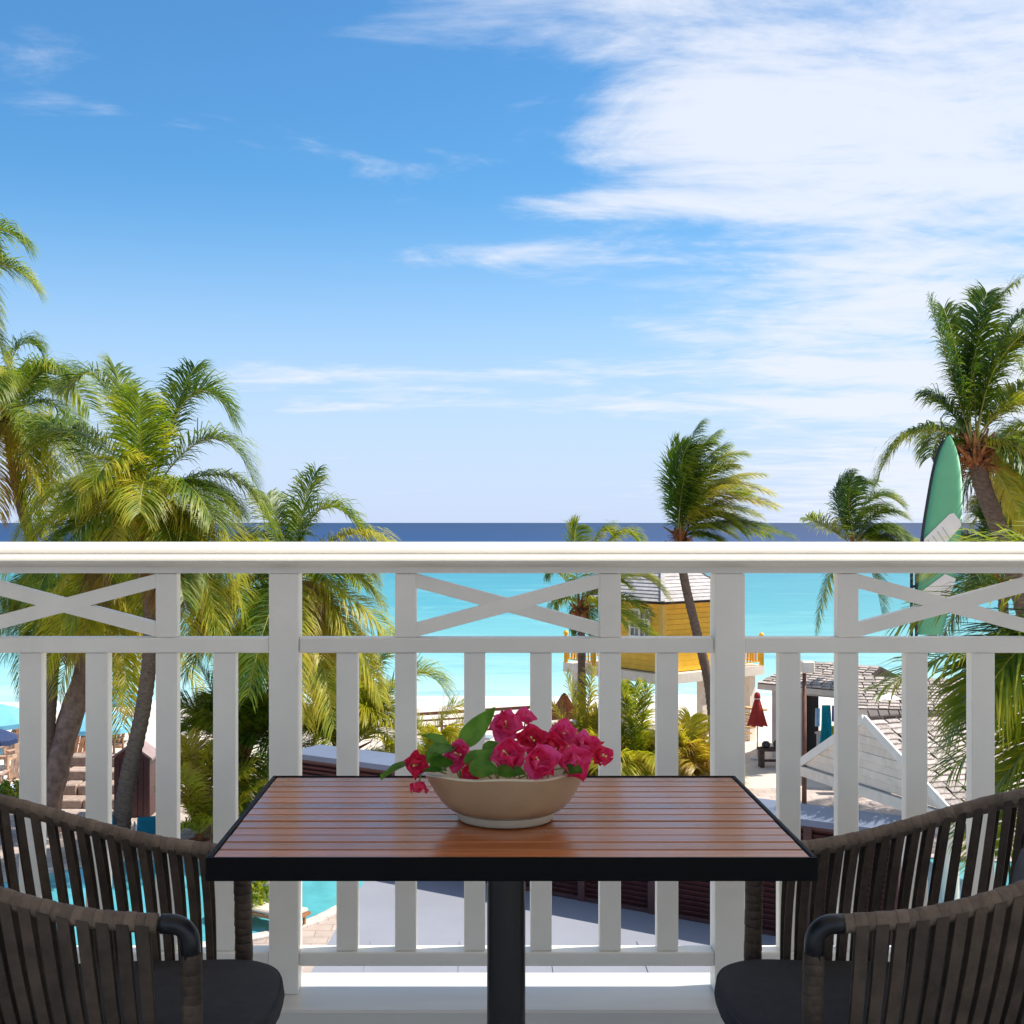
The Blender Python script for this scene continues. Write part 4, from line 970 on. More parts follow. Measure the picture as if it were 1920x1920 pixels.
# --- beach bar building with low shingled roof
def bar_hut():
    a, b = P(1421, 1279, 46.5), P(1610, 1297, 44.0); a.z = b.z = 2.68
    xax = (b - a); xax.z = 0; xax.normalize(); back = Vector((-xax.y, xax.x, 0))
    if back.y < 0: back = -back
    base = Vector(((a.x + b.x) / 2, (a.y + b.y) / 2, 0)) + back * 1.5
    t = thing('beach_bar', 'pale beach bar with brown shingled roof and dark doorway', 'building', base)
    ra, rb = a + back * 1.9 + xax * .8 + Vector((0, 0, .70)), b + back * 1.9 + Vector((0, 0, .70))
    rf = part('roof', slab([a, b, rb, ra], .10), UNDER, t)
    shingles(rf, a, b, rb, ra, .19, .36, seed=5)
    part('roof', slab([rb, ra, a + back * 4.2, b + back * 4.2], .10), UNDER, t)
    part('fascia', MB().bar(a + Vector((0, 0, -.13)), b + Vector((0, 0, -.13)), .05, .20), WHITE2, t)
    wa, wb = a + back * .35 + xax * .45, b + back * .35
    def wx(s): return wa.lerp(wb, s)
    def wallpiece(s0, s1, z0, z1):
        p, q = wx(s0), wx(s1); part('wall', MB().bar((p.x, p.y, (z0 + z1) / 2), (q.x, q.y, (z0 + z1) / 2), .14, z1 - z0), STUCCO, t)
    wallpiece(0, .36, 0, 2.62); wallpiece(.50, .86, 0, 1.05); wallpiece(.50, .86, 2.35, 2.62); wallpiece(.36, .50, 2.35, 2.62); wallpiece(.86, 1.0, 0, 2.62)
    p, q = wx(.365), wx(.495)
    part('door', MB().bar((p.x + back.x * .12, p.y + back.y * .12, 1.17), (q.x + back.x * .12, q.y + back.y * .12, 1.17), .05, 2.34), mat('dark_door', (0.03, 0.024, 0.02), .6), t)
    p, q = wx(.5), wx(.86)
    part('back_wall', MB().bar((p.x + back.x * 1.6, p.y + back.y * 1.6, 1.3), (q.x + back.x * 1.6, q.y + back.y * 1.6, 1.3), .1, 2.6), mat('bar_interior', (.35, .33, .33), .8), t)
    part('end_wall', MB().bar((wa.x, wa.y, 1.31), (wa.x + back.x * 3.4, wa.y + back.y * 3.4, 1.31), .14, 2.62), STUCCO, t)
    part('counter', MB().bar((p.x, p.y, 1.08), (q.x, q.y, 1.08), .4, .06), WHITE2, t)
    # towel and other items hanging in the opening
    o = P(1549, 1300, 43.5); o.z = 2.3
    tw = MB(); nx_, nz_ = 8, 14
    for i in range(nx_ + 1):
        for j in range(nz_ + 1):
            u = i / nx_ - .5; v = j / nz_
            tw.v.append((o.x + u * (.28 + .12 * v) + .03 * v * math.sin(5 * v), o.y + .05 * math.sin(u * 22 + v * 2) * (0.4 + v), o.z - v * 1.45))
    for i in range(nx_):
        for j in range(nz_): tw.f.append((i * (nz_ + 1) + j, i * (nz_ + 1) + j + 1, (i + 1) * (nz_ + 1) + j + 1, (i + 1) * (nz_ + 1) + j)); tw.mi.append(0)
    single('hanging_towel', 'turquoise towel hanging in the opening of the beach bar', 'towel', tw, TURQ, o, smooth=True)
    for (px, py, wpx, hpx, c, nm, lb) in ((1566, 1338, 12, 30, (.01, .03, .28), 'hanging_towel', 'dark blue towel beside the turquoise one in the bar'), (1533, 1345, 9, 34, (.35, .55, .75), 'hanging_towel', 'pale blue towel left of the turquoise one in the bar'),
                                         (1563, 1372, 14, 22, (.55, .50, .05), 'hanging_towel', 'lime yellow cloth low in the bar opening')):
        c0 = P(px, py, 43.7); s = 43.7 / F
        mb = MB(); 
        for i in range(7):
            for j in range(5): mb.v.append((c0.x + (i / 6 - .5) * wpx * s, c0.y + .03 * math.sin(i * 2.1 + j * .4), c0.z + (.5 - j / 4) * hpx * s))
        for i in range(6):
            for j in range(4): mb.f.append((i * 5 + j, i * 5 + j + 1, (i + 1) * 5 + j + 1, (i + 1) * 5 + j)); mb.mi.append(0)
        single(nm, lb, 'towel', mb, mat('cloth_%d' % px, c, .9, var=.1), c0, 'towels hanging in the bar', smooth=True)
bar_hut()

def side_hut():
    a, b = P(1606, 1325, 41), P(1900, 1333, 40.0); a.z = b.z = 2.55
    xax = (b - a); xax.z = 0; xax.normalize(); back = Vector((-xax.y, xax.x, 0))
    base = Vector(((a.x + b.x) / 2, (a.y + b.y) / 2, 0)) + back * 1.2
    t = thing('beach_hut', 'long pale hut with grey brown shingles right of the beach bar', 'building', base)
    ra, rb = a + back * 2.0 + Vector((0, 0, .78)), b + back * 2.0 + Vector((0, 0, .78))
    rf = part('roof', slab([a, b, rb, ra], .10), UNDER, t)
    shingles(rf, a, b, rb, ra, .19, .34, seed=9)
    part('roof', slab([rb, ra, a + back * 3.6, b + back * 3.6], .10), UNDER, t)
    part('fascia', MB().bar(a + Vector((0, 0, -.15)), b + Vector((0, 0, -.15)), .05, .26), WHITE2, t)
    wa, wb = a + back * .35, b + back * .35
    part('wall', MB().bar((wa.x, wa.y, 1.22), (wb.x, wb.y, 1.22), .14, 2.44), STUCCO, t)
    part('end_wall', MB().bar((wa.x + .08, wa.y, 1.22), (wa.x + back.x * 3, wa.y + back.y * 3, 1.22), .14, 2.44), STUCCO, t)
    # canvas bundle on the eave
    c = P(1664, 1311, 40.4)
    m = MB()
    for i in range(9):
        for j in range(7):
            u, v = i / 8 * 2 - 1, j / 6 * 2 - 1
            m.v.append((c.x + u * .42, c.y + v * .22, c.z + .16 * (1 - u * u) * (1 - v * v) + .03 * math.sin(u * 6 + v * 3)))
    for i in range(8):
        for j in range(6): m.f.append((i * 7 + j, i * 7 + j + 1, (i + 1) * 7 + j + 1, (i + 1) * 7 + j)); m.mi.append(0)
    single('canvas_sheet', 'crumpled white sheet lying on the eave of the long pale hut', 'sheet', m, WHITE, c, smooth=True)
side_hut()

def pavilion():
    L, Rr = Vector((8.14, 32.4, 2.4)), Vector((9.93, 27.0, 2.4)); A = (L + Rr) / 2 + Vector((-.12, -.1, 1.55))
    g = (Rr - L).normalized(); bk = Vector((-g.y, g.x, 0)); 
    if bk.x < 0: bk = -bk
    base = (L + Rr) / 2 + bk * 2; base.z = 0
    t = thing('gabled_pavilion', 'open pavilion with white boarded gable and weathered shingle roof', 'pavilion', base)
    RL = 5.0
    rf = part('roof', slab([Rr, Rr + bk * RL, A + bk * RL, A], .08), UNDER, t)
    shingles(rf, Rr, Rr + bk * RL, A + bk * RL, A, .19, .40, seed=21)
    rf2 = part('roof', slab([L, A, A + bk * RL, L + bk * RL], .08), UNDER, t)
    rid = MB(); rid.bar(A + Vector((0, 0, .05)), A + bk * RL + Vector((0, 0, .05)), .16, .03)
    part('ridge_board', rid, mat('ridge_dark', (.08, .06, .05), .9), t)
    tk = MB()
    for i in range(18):
        p = A + bk * (RL * (i + .4) / 18) + Vector((0, 0, .06)); tk.bar(p, p + Vector((-.05, 0, .14)), .03, .02)
    part('ridge_comb', tk, mat('ridge_dark', (.08, .06, .05), .9), t)
    # boarded gable, one board per course
    nb = 8
    for i in range(nb):
        f0, f1 = i / nb, (i + 1) / nb - .005
        a0, b0, a1, b1 = L.lerp(A, f0), Rr.lerp(A, f0), L.lerp(A, f1), Rr.lerp(A, f1)
        o = -bk * (.012 * (i % 2) + .02)
        part('gable_board', MB().prism([a0 + o, b0 + o, b1 + o, a1 + o], bk * .03), WHITE2, t)
    for s, e in ((L, A), (Rr, A)):
        dv = (e - s).normalized()
        part('rake_board', MB().bar(s - dv * .25 - bk * .05 + Vector((0, 0, .02)), e - bk * .05 + Vector((0, 0, .02)), .06, .20), WHITE, t)
    part('tie_beam', MB().bar(L - bk * .03 + Vector((0, 0, -.16)), Rr - bk * .03 + Vector((0, 0, -.16)), .16, .24), WHITE2, t)
    for s in (L, Rr): part('eave_beam', MB().bar(s + Vector((0, 0, -.17)) + bk * .06, s + bk * RL + Vector((0, 0, -.17)), .14, .22), WHITE2, t)
    for f, dpt in ((.28, .12), (.97, .12), (.28, 4.6), (.97, 4.6)):
        p = L.lerp(Rr, f) + bk * dpt
        part('column', MB().lathe([(0.24, 0), (.24, .12), (.19, .14), (.18, 1.95), (.23, 2.02), (.23, 2.12)], 20, (p.x, p.y, 0.006)), WHITE2, t, auto=40)
pavilion()

# --- yellow hut on stilts
def yellow_hut():
    d0 = 47.0; cor = P(1243, 1262, d0)          # bottom of the near corner at floor level
    zf = cor.z; ang = R(37)
    rd = Vector((math.cos(ang), math.sin(ang), 0)); ld = Vector((-math.sin(ang), math.cos(ang), 0))
    S = 3.3; Hh = 2.72
    base = Vector((cor.x, cor.y, 0)) + (rd + ld) * S / 2
    t = thing('yellow_hut', 'yellow boarded hut on white stilts with a pale hipped roof', 'hut', base)
    c0 = Vector((cor.x, cor.y, zf))
    npl = 14
    for (dr, nrm_) in ((rd, -ld), (ld, -rd)):
        for i in range(npl):
            z = zf + Hh * (i + .5) / npl; lo = 0.06
            segs = [(lo, S)]
            if dr is ld and 1.20 < z - zf < 2.30: segs = [(lo, .62), (1.72, S)]
            for s0, s1 in segs:
                p, q = c0 + dr * s0, c0 + dr * s1
                rot = Matrix((dr, nrm_, Vector((0, 0, 1)))).transposed(); rot = rot @ Matrix.Rotation(R(4 if rot.determinant() > 0 else -4), 3, 'X')
                part('siding_board', MB().box(((p.x + q.x) / 2, (p.y + q.y) / 2, z), ((q - p).length, .03, Hh / npl * .955), rot), YELLOW, t)
    for dr in (rd, ld):                           # far walls
        p, q = c0 + (rd + ld) * S, c0 + (rd + ld) * S - dr * S
        part('wall', MB().bar((p.x, p.y, zf + Hh / 2), (q.x, q.y, zf + Hh / 2), .08, Hh), YELLOW, t)
    core = c0 + (rd + ld) * S / 2
    part('wall_core', MB().box((core.x, core.y, zf + Hh / 2), (S - .12, S - .12, Hh - .02), Matrix.Rotation(ang, 3, 'Z')), mat('board_gap', (.62, .32, .025), .9), t)
    part('corner_board', MB().box((c0.x, c0.y, zf + Hh / 2), (.16, .16, Hh), Matrix.Rotation(ang, 3, 'Z')), mat('pale_yellow_trim', (.82, .52, .12), .6), t)
    # window
    win = MB(); wz0, wz1, ws0, ws1 = zf + 1.24, zf + 2.26, .66, 1.68
    def wp(s, z, o=-.04): q = c0 + ld * s - rd * (-o) ; return Vector((q.x, q.y, z))
    fr_ = MB()
    for z in (wz0, wz1): fr_.bar(wp(ws0, z), wp(ws1, z), .09, .09)
    for s in (ws0, ws1): fr_.bar(wp(s, wz0), wp(s, wz1), .09, .09, up=ld)
    fr_.bar(wp((ws0 + ws1) / 2, wz0), wp((ws0 + ws1) / 2, wz1), .08, .08, up=ld)
    wn = part('window', fr_, WHITE, t)
    mu = MB()
    for k in (1, 2): mu.bar(wp(ws0, wz0 + (wz1 - wz0) * k / 3), wp(ws1, wz0 + (wz1 - wz0) * k / 3), .04, .04)
    for k in (1, 3): mu.bar(wp(ws0 + (ws1 - ws0) * k / 4, wz0), wp(ws0 + (ws1 - ws0) * k / 4, wz1), .03, .03, up=ld)
    part('glazing_bar', mu, WHITE, wn)
    part('pane', MB().bar(wp((ws0 + ws1) / 2, wz0, -.02), wp((ws0 + ws1) / 2, wz1, -.02), ws1 - ws0, .01, up=rd), GLASSW, wn)
    # hipped roof in long courses
    ov = .50; apex = core + Vector((0, 0, zf * 0)); apex.z = zf + Hh + 1.75
    cs = [c0 - (rd + ld) * ov, c0 + rd * (S + ov) - ld * ov, c0 + (rd + ld) * (S + ov), c0 + ld * (S + ov) - rd * ov]
    cs = [Vector((p.x, p.y, zf + Hh - .10)) for p in cs]
    for k in range(4):
        a, b = cs[k], cs[(k + 1) % 4]; nc = 15
        rfk = part('roof', MB().prism([a, b, apex], (0, 0, -.06)), UNDER, t)
        for i in range(nc):
            f0, f1 = i / nc, min(.985, (i + 1.12) / nc)
            nv = (b - a).cross(apex - a).normalized(); nv = nv if nv.z > 0 else -nv
            q = [a.lerp(apex, f0) + nv * .035, b.lerp(apex, f0) + nv * .035, b.lerp(apex, f1) + nv * .008, a.lerp(apex, f1) + nv * .008]
            part('shingle_course', MB().prism(q, nv * .014), ROOFPALE, rfk)
        hip = MB().bar(a + Vector((0, 0, .06)), apex + Vector((0, 0, .06)), .16, .03); part('hip_cap', hip, ROOFPALE, t)
    so = MB().add([tuple(p + Vector((0, 0, -.065))) for p in cs], [(0, 1, 2, 3)]); part('soffit', so, WHITE2, t)
    # deck and white rim
    dk = 1.9; ds = [c0 - (rd + ld) * .35 - rd * 0, c0 + rd * (S + dk) - ld * .35, c0 + (rd + ld) * (S + dk), c0 + ld * (S + dk) - rd * .35]
    part('deck', MB().prism([Vector((p.x, p.y, zf - .03)) for p in ds], (0, 0, -.36)), WHITE2, t)
    # balustrade round the deck where it widens
    def balu(p, q, first=True):
        p = Vector((p.x, p.y, zf - .03)); q = Vector((q.x, q.y, zf - .03)); Ld = (q - p).length; n_ = int(Ld / .16)
        for zz, ww in ((.95, .08), (.15, .05)): part('deck_rail', MB().bar(p + Vector((0, 0, zz)), q + Vector((0, 0, zz)), ww, ww * .8), YELLOW, t)
        for i in range(n_ + 1):
            c = p.lerp(q, i / n_)
            if i == 0 and not first: continue
            if i in (0, n_):
                part('deck_post', MB().box((c.x, c.y, c.z + .53), (.15, .15, 1.06)).lathe([(0, 1.06), (.05, 1.06), (.10, 1.14), (.10, 1.2), (.05, 1.27), (0, 1.28)], 10, c), YELLOW, t)
            else: part('picket', MB().box((c.x, c.y, c.z + .55), (.05, .05, .78)), YELLOW, t)
    inx = Vector((0, 0, 0))
    balu(c0 + rd * (S + .15) - ld * .28, ds[1] + (ld - rd) * .08); balu(ds[1] + (ld - rd) * .08, ds[1] + ld * 2.6 - rd * .08, False)
    balu(c0 + ld * (S + .15) - rd * .28, ds[3] + (rd - ld) * .08); balu(ds[3] + (rd - ld) * .08, ds[3] + rd * 2.6 - ld * .08, False)
    for p in (ds[0] + (rd + ld) * .4, ds[1] + (ld - rd) * .4, ds[2] - (rd + ld) * .4, ds[3] + (rd - ld) * .4, c0 + rd * 2.2 + ld * .1, c0 + ld * 2.2 + rd * .1):
        part('stilt', MB().box((p.x, p.y, (zf - .39) / 2), (.30, .30, zf - .39), Matrix.Rotation(ang, 3, 'Z')), WHITE2, t)
    b0 = c0 + rd * 2.2 + ld * .1
    part('brace', MB().bar((b0.x, b0.y, .3), Vector((b0.x, b0.y, 0)) + rd * 1.9 + Vector((0, 0, zf - .5)), .16, .14), WHITE2, t)
    # steps under the deck
    for i in range(7):
        p = c0 + rd * (2.9 + i * .22) + ld * -.7
        part('stair_tread', MB().box((p.x, p.y, .18 + i * .2), (.30, 1.0, .06), Matrix.Rotation(ang, 3, 'Z')), mat('stair_wood', (.55, .36, .18), .8, var=.2), t)
yellow_hut()

# --- flat roofed block below the balcony, louvred screen along its far edge
def flat_block():
    zr = CZ - 4.5
    e0 = Vector((-2.62, 17.75, zr)); e1 = Vector((4.3, 13.25, zr)); dr = (e1 - e0).normalized(); nb = Vector((dr.y, -dr.x, 0))
    if nb.y > 0: nb = -nb
    poly = [(-1.35, 16.93, zr), (-1.45, 16.1, zr), (-1.66, 13.3, zr), (-1.95, 9.0, zr), (4.3, 8.6, zr), e1]
    t = thing('flat_roofed_block', 'low block with pale flat roof and maroon louvred screen below the balcony', 'building', (1.2, 12.5, 0))
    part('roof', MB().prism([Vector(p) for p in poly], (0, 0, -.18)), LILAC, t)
    ins = [(-1.15, 16.55, 0), (-1.25, 16.0, 0), (-1.45, 13.3, 0), (-1.75, 9.2, 0), (4.15, 8.8, 0), (4.15, 13.15, 0)]
    part('wall', MB().prism([Vector(p) for p in ins], (0, 0, zr - .185)), STUCCO, t)
    for k in range(6):
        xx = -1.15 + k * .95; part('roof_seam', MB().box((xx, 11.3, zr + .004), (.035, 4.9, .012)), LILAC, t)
    part('roof_vent', MB().lathe([(.10, 0), (.10, .22), (.17, .23), (.15, .30), (0, .33)], 14, (.5, 10.6, zr)), CAPM, t, auto=40)
    Lr = (e1 - e0).length; bays = 9; H = 1.26
    for i in range(bays + 1):
        p = e0.lerp(e1, i / bays)
        part('screen_post', MB().box((p.x, p.y, zr + H / 2), (.09, .09, H), Matrix.Rotation(math.atan2(dr.y, dr.x), 3, 'Z')), MAROON, t)
    bl = Lr / bays - .10; nrow = 20
    yaw = math.atan2(dr.y, dr.x)
    me = MB().box((0, 0, 0), (bl, .055, .012)).mesh('louvre', MAROON)
    for i in range(bays):
        for k in range(nrow):
            p = e0.lerp(e1, (i + .5) / bays) + Vector((0, 0, .05 + (H - .08) * (k + .5) / nrow)) - Vector(t.location)
            o = obj('louvre', me, t, p); o.rotation_euler = (Matrix.Rotation(yaw, 3, 'Z') @ Matrix.Rotation(R(-52), 3, 'X')).to_euler()
    back = part('screen_backing', MB().bar(e0 + nb * -.06 + Vector((0, 0, H / 2)), e1 + nb * -.06 + Vector((0, 0, H / 2)), .02, H), MAROON, t)
    for z in (.03, H - .02): part('screen_rail', MB().bar(e0 + Vector((0, 0, z)), e1 + Vector((0, 0, z)), .07, .05), MAROON, t)
    far = -nb
    part('cap', MB().prism([e0 + nb * .12 + Vector((0, 0, H + .005)), e1 + nb * .12 + Vector((0, 0, H + .005)), e1 + far * .62 + Vector((0, 0, H + .005)), e0 + far * .62 + Vector((0, 0, H + .005))], (0, 0, .07)), CAPM, t)
flat_block()

# ------------------------------------------------------------------ surfboard sign
def surf_sign():
    d = 25.0; t = thing('surfboard_sign', 'tall green surfboard sign with a slanted white band on a dark mast', 'sign', G(1716, PY0 + CZ * F / d) + Vector((0, .12, 0)))
    def sp(px, py, dy=0): return P(px, py, d) + Vector((0, dy, 0))
    rightE = [(1781, 815), (1792, 838), (1800, 870), (1804, 910), (1804, 960), (1800, 1020), (1792, 1080), (1780, 1140), (1766, 1190)]
    leftE = [(1772, 822), (1760, 848), (1750, 885), (1741, 935), (1733, 985), (1727, 1035), (1721, 1090), (1717, 1140), (1720, 1190)]
    rs_, ls_ = crom([(x, y, 0) for x, y in rightE], 3), crom([(x, y, 0) for x, y in leftE], 3)
    n = len(rs_); mb = MB(); nc = 7
    for i in range(n):
        a, b = sp(ls_[i].x, ls_[i].y), sp(rs_[i].x, rs_[i].y)
        for side in (-1, 1):
            for j in range(nc):
                u = j / (nc - 1); bul = .05 * (1 - (2 * u - 1) ** 4)
                mb.v.append(tuple(a.lerp(b, u) + Vector((0, side * bul, 0))))
    for i in range(n - 1):
        for sd_ in (0, 1):
            for j in range(nc - 1):
                a = i * 2 * nc + sd_ * nc + j; q = (a, a + 1, a + 1 + 2 * nc, a + 2 * nc); mb.f.append(q); mb.mi.append(0)
        for j in (0, nc - 1):
            a = i * 2 * nc + j; mb.f.append((a, a + nc, a + 3 * nc, a + 2 * nc)); mb.mi.append(0)
    GREEN = mat('surf_green', (0.11, 0.38, 0.19), 0.45, var=0.06, vscale=2)
    part('board', mb, GREEN, t, True)
    # dark rail line down the left edge
    part('edge_strip', MB().tube([sp(p.x - 1.5, p.y, -.005) for p in ls_], .028, 6), DARK, t, True)
    CRM = mat('sign_cream', (0.76, 0.72, 0.64), 0.55, var=0.05, vscale=3)
    for poly in ([(1731, 1010), (1778, 964), (1786, 962), (1799, 978), (1800, 986), (1768, 1022), (1726, 1058)], [(1724, 1110), (1770, 1076), (1790, 1085), (1768, 1150), (1722, 1150)]):
        part('white_band', MB().prism([sp(x, y, -.056) for x, y in poly], (0, -.012, 0)), CRM, t)
    ln = MB()
    for k in range(4):
        a, b = sp(1737 + k * 9, 1008 - k * 8 + 4, -.072), sp(1752 + k * 9, 1030 - k * 8 + 4, -.072); ln.bar(a, b, .012, .004, up=(0, 1, 0))
    part('band_lines', ln, mat('thin_grey_line', (.3, .32, .32), .6), t)
    gz = t.location
    for px in (1713, 1722):
        top = sp(px, 1065, .12); bot = Vector((top.x, top.y, 0)); part('mast', MB().tube([top, bot], .03, 8), DARK, t, True)
    part('mast_bracket', MB().bar(sp(1712, 1100, .1), sp(1740, 1100, .06), .05, .05).bar(sp(1712, 1170, .1), sp(1740, 1170, .06), .05, .05), DARK, t)
surf_sign()

# ------------------------------------------------------------------ terrace furniture
def parasol(label, px, py_top, d, rad, m, pole_m=WHITE, closed=False, h=None, cat='parasol', name='beach_parasol', group='open parasols on the beach'):
    top = P(px, py_top, d); b = Vector((top.x, top.y, 0)); h = top.z
    t = thing(name, label, cat, b, group)
    part('pole', MB().tube([b, b + Vector((0, 0, h))], .024, 8), pole_m, t, True)
    part('base', MB().lathe([(0, 0), (.24, 0), (.24, .05), (.05, .08), (0, .08)], 16, b + Vector((0, 0, .006))), STUCCO, t, auto=40)
    mb = MB(); n = 16
    if not closed:
        k = 8
        for i, (r, z) in enumerate([(.02, 0), (.35, -.11), (.7, -.26), (1.0, -.44)]):
            for q in range(n):
                a = 2 * math.pi * q / n; sag = -.04 * (q % 2) * r
                mb.v.append((b.x + math.cos(a) * r * rad * (1 - .04 * (q % 2) * r), b.y + math.sin(a) * r * rad * (1 - .04 * (q % 2) * r), h + z * rad * .9 + sag))
        for i in range(3):
            for q in range(n): mb.f.append((i * n + q, i * n + (q + 1) % n, (i + 1) * n + (q + 1) % n, (i + 1) * n + q)); mb.mi.append(0)
        va = len(mb.v)
        for q in range(n):
            x, y, z = mb.v[3 * n + q]; mb.v.append((x, y, z - .16))
        for q in range(n): mb.f.append((3 * n + q, 3 * n + (q + 1) % n, va + (q + 1) % n, va + q)); mb.mi.append(0)
        part('canopy', mb, m, t)
        rb = MB()
        for q in range(0, n, 2): rb.tube([Vector(mb.v[q]) - Vector((0, 0, .03)), Vector(mb.v[3 * n + q]) - Vector((0, 0, .03))], .012, 4)
        part('ribs', rb, pole_m, t)
    else:
        lay = [(0, .02), (.06, .05), (.10, .10), (.12, .22), (.10, .30), (.14, .42), (.22, .75), (.30, 1.05), (.36, 1.22)]
        for r, z in lay:
            for q in range(24):
                a = 2 * math.pi * q / 24; rr_ = r * (1 + .10 * math.sin(q * math.pi / 1.5) * min(1, z)); mb.v.append((b.x + math.cos(a) * rr_, b.y + math.sin(a) * rr_, h - z - (.025 * math.sin(q * math.pi / 1.5) if z > 1.1 else 0)))
        for i in range(len(lay) - 1):
            for q in range(24): mb.f.append((i * 24 + q, i * 24 + (q + 1) % 24, (i + 1) * 24 + (q + 1) % 24, (i + 1) * 24 + q)); mb.mi.append(0)
        part('canopy', mb, m, t, True)
        part('tie', MB().lathe([(.125, -.25), (.128, -.265), (.125, -.28)], 20, b + Vector((0, 0, h))), WHITE, t, True)
    return t
parasol('closed red parasol standing left of the beach bar', 1420, 1296, 46.0, .4, REDC, closed=True, group='closed parasols')
parasol('sky blue parasol higher up behind the leaning palm trunk', 225, 1288, 53, 1.25, mat('sky_blue_canvas', (0.10, 0.48, 0.72), 0.8, var=0.06, trans=.25))
parasol('pale blue parasol in front of the sky blue one', 185, 1326, 46, 1.55, PALEBLUE)
parasol('light blue parasol at the left edge of the beach', 2, 1320, 47, 1.45, PALEBLUE)
parasol('navy parasol low at the left edge over the deck chairs', -22, 1362, 42, .95, NAVY)

def adirondack(label, px, py, yaw, m=WOODCH, cush=None, group='wooden deck chairs on the beach', s=1.0):
    b = G(px, py); t = thing('deck_chair', label, 'deck chair', b + Vector((0, 0, .008)), group)
    t.rotation_euler = (0, 0, yaw); t.scale = (s, s, s)
    def pt(n_, mb, mm): return obj(n_, mb.mesh(n_, mm), t)
    for i in range(5):
        x = (i - 2) * .13; hgt = .62 - .05 * abs(i - 2) ** 1.3
        pt('back_slat', MB().bar((x, .30, .33), (x * 1.12, .58, .33 + hgt), .115, .022, up=(0, -1, .4)), m)
    for i in range(5): pt('seat_slat', MB().box((0, -.28 + i * .13, .37 - i * .018), (.62, .115, .022), Matrix.Rotation(R(-8), 3, 'X')), m)
    for sx in (-.34, .34):
        pt('arm', MB().box((sx, -.02, .56), (.12, .72, .024)), m); pt('leg', MB().box((sx * .95, -.32, .275), (.04, .09, .55)), m); pt('leg', MB().bar((sx * .95, .30, .55), (sx * .95, .36, 0), .04, .09), m)
        pt('side_rail', MB().bar((sx * .86, -.33, .33), (sx * .86, .36, .20), .03, .10), m)
    if cush: pt('cushion', MB().box((0, .36, .58), (.40, .10, .42), Matrix.Rotation(R(-22), 3, 'X'), bev=.03), cush)
    return t
MUST = mat('mustard_cushion', (.50, .30, .02), .9, var=.1)
adirondack('brown deck chair with mustard cushion beside the maroon shed', 262, 1502, R(25), mat('dark_teak', (.20, .075, .04), .6, var=.2), MUST, s=1.25)
adirondack('tan deck chair under the pale blue parasol', 226, 1392, R(10), s=1.15)
adirondack('tan deck chair left of the maroon shed roof', 205, 1415, R(-10), s=1.1)
adirondack('tan deck chair at the top of the stone steps', 140, 1418, R(5), s=1.35)
adirondack('tan deck chair just above the stone steps', 128, 1452, R(-8), s=1.25)
adirondack('deck chair under the navy parasol at the left edge', 48, 1402, R(15), s=1.2)
adirondack('deck chair nearest the left edge on the sand', 12, 1440, R(-20), mat('pale_teak', (.52, .33, .22), .7, var=.2), s=1.2)
adirondack('pale deck chair right of the one at the left edge', 52, 1455, R(20), mat('pale_teak', (.52, .33, .22), .7, var=.2), s=1.2)
adirondack('pale deck chair lowest on the sand at the left', 30, 1486, R(0), mat('pale_teak', (.52, .33, .22), .7, var=.2), s=1.1)

def steps():
    b = G(125, 1512); t = thing('stone_steps', 'weathered stone steps climbing to the beach beside the leaning trunk', 'steps', b)
    rng = random.Random(8)
    for r_ in range(4):
        y = b.y + r_ * .75; h = .28 * (r_ + 1); x = -1.55 + .15 * r_
        xo = b.x
        while x < 1.9:
            wd = rng.uniform(.45, .85); hh = h + rng.uniform(-.03, .03)
            part('stone', MB().box((xo + x + wd / 2, y + rng.uniform(-.05, .05), hh / 2), (wd - .03, .70, hh), bev=.035), STONE, t); x += wd
steps()

def shed():
    b = G(247, 1533); t = thing('maroon_shed', 'narrow maroon wooden shed with a small pitched roof', 'shed', b)
    s = b.y / F; wd, dp, ht = 1.02, .8, 1.72
    b = b + Vector((0, .4, 0))
    for i in range(6):
        x = -wd / 2 + wd * (i + .5) / 6; part('board', MB().box((b.x + x, b.y - dp / 2, ht / 2), (wd / 6 - .012, .03, ht)), MAROON, t)
    for sx in (-1, 1): part('side_wall', MB().box((b.x + sx * (wd / 2 - .01), b.y, ht / 2), (.03, dp - .04, ht)), MAROON, t)
    part('back_wall', MB().box((b.x, b.y + dp / 2, ht / 2), (wd, .03, ht)), MAROON, t)
    ap = Vector((b.x, b.y - dp / 2 - .02, ht + .36))
    part('gable', MB().prism([(b.x - wd / 2, ap.y, ht), (b.x + wd / 2, ap.y, ht), ap], (0, .03, 0)), mat('red_gable', (.16, .035, .03), .6, var=.1), t)
    for sx in (-1, 1):
        part('roof', MB().prism([(b.x + sx * (wd / 2 + .1), b.y - dp / 2 - .12, ht - .06), (b.x, b.y - dp / 2 - .12, ht + .38), (b.x, b.y + dp / 2 + .1, ht + .38), (b.x + sx * (wd / 2 + .1), b.y + dp / 2 + .1, ht - .06)], (0, 0, .07)), mat('shed_roof', (.34, .25, .25), .8, var=.1), t)
    part('handle', MB().box((b.x + .18, b.y - dp / 2 - .03, 1.0), (.03, .04, .12)), DARK, t)
shed()

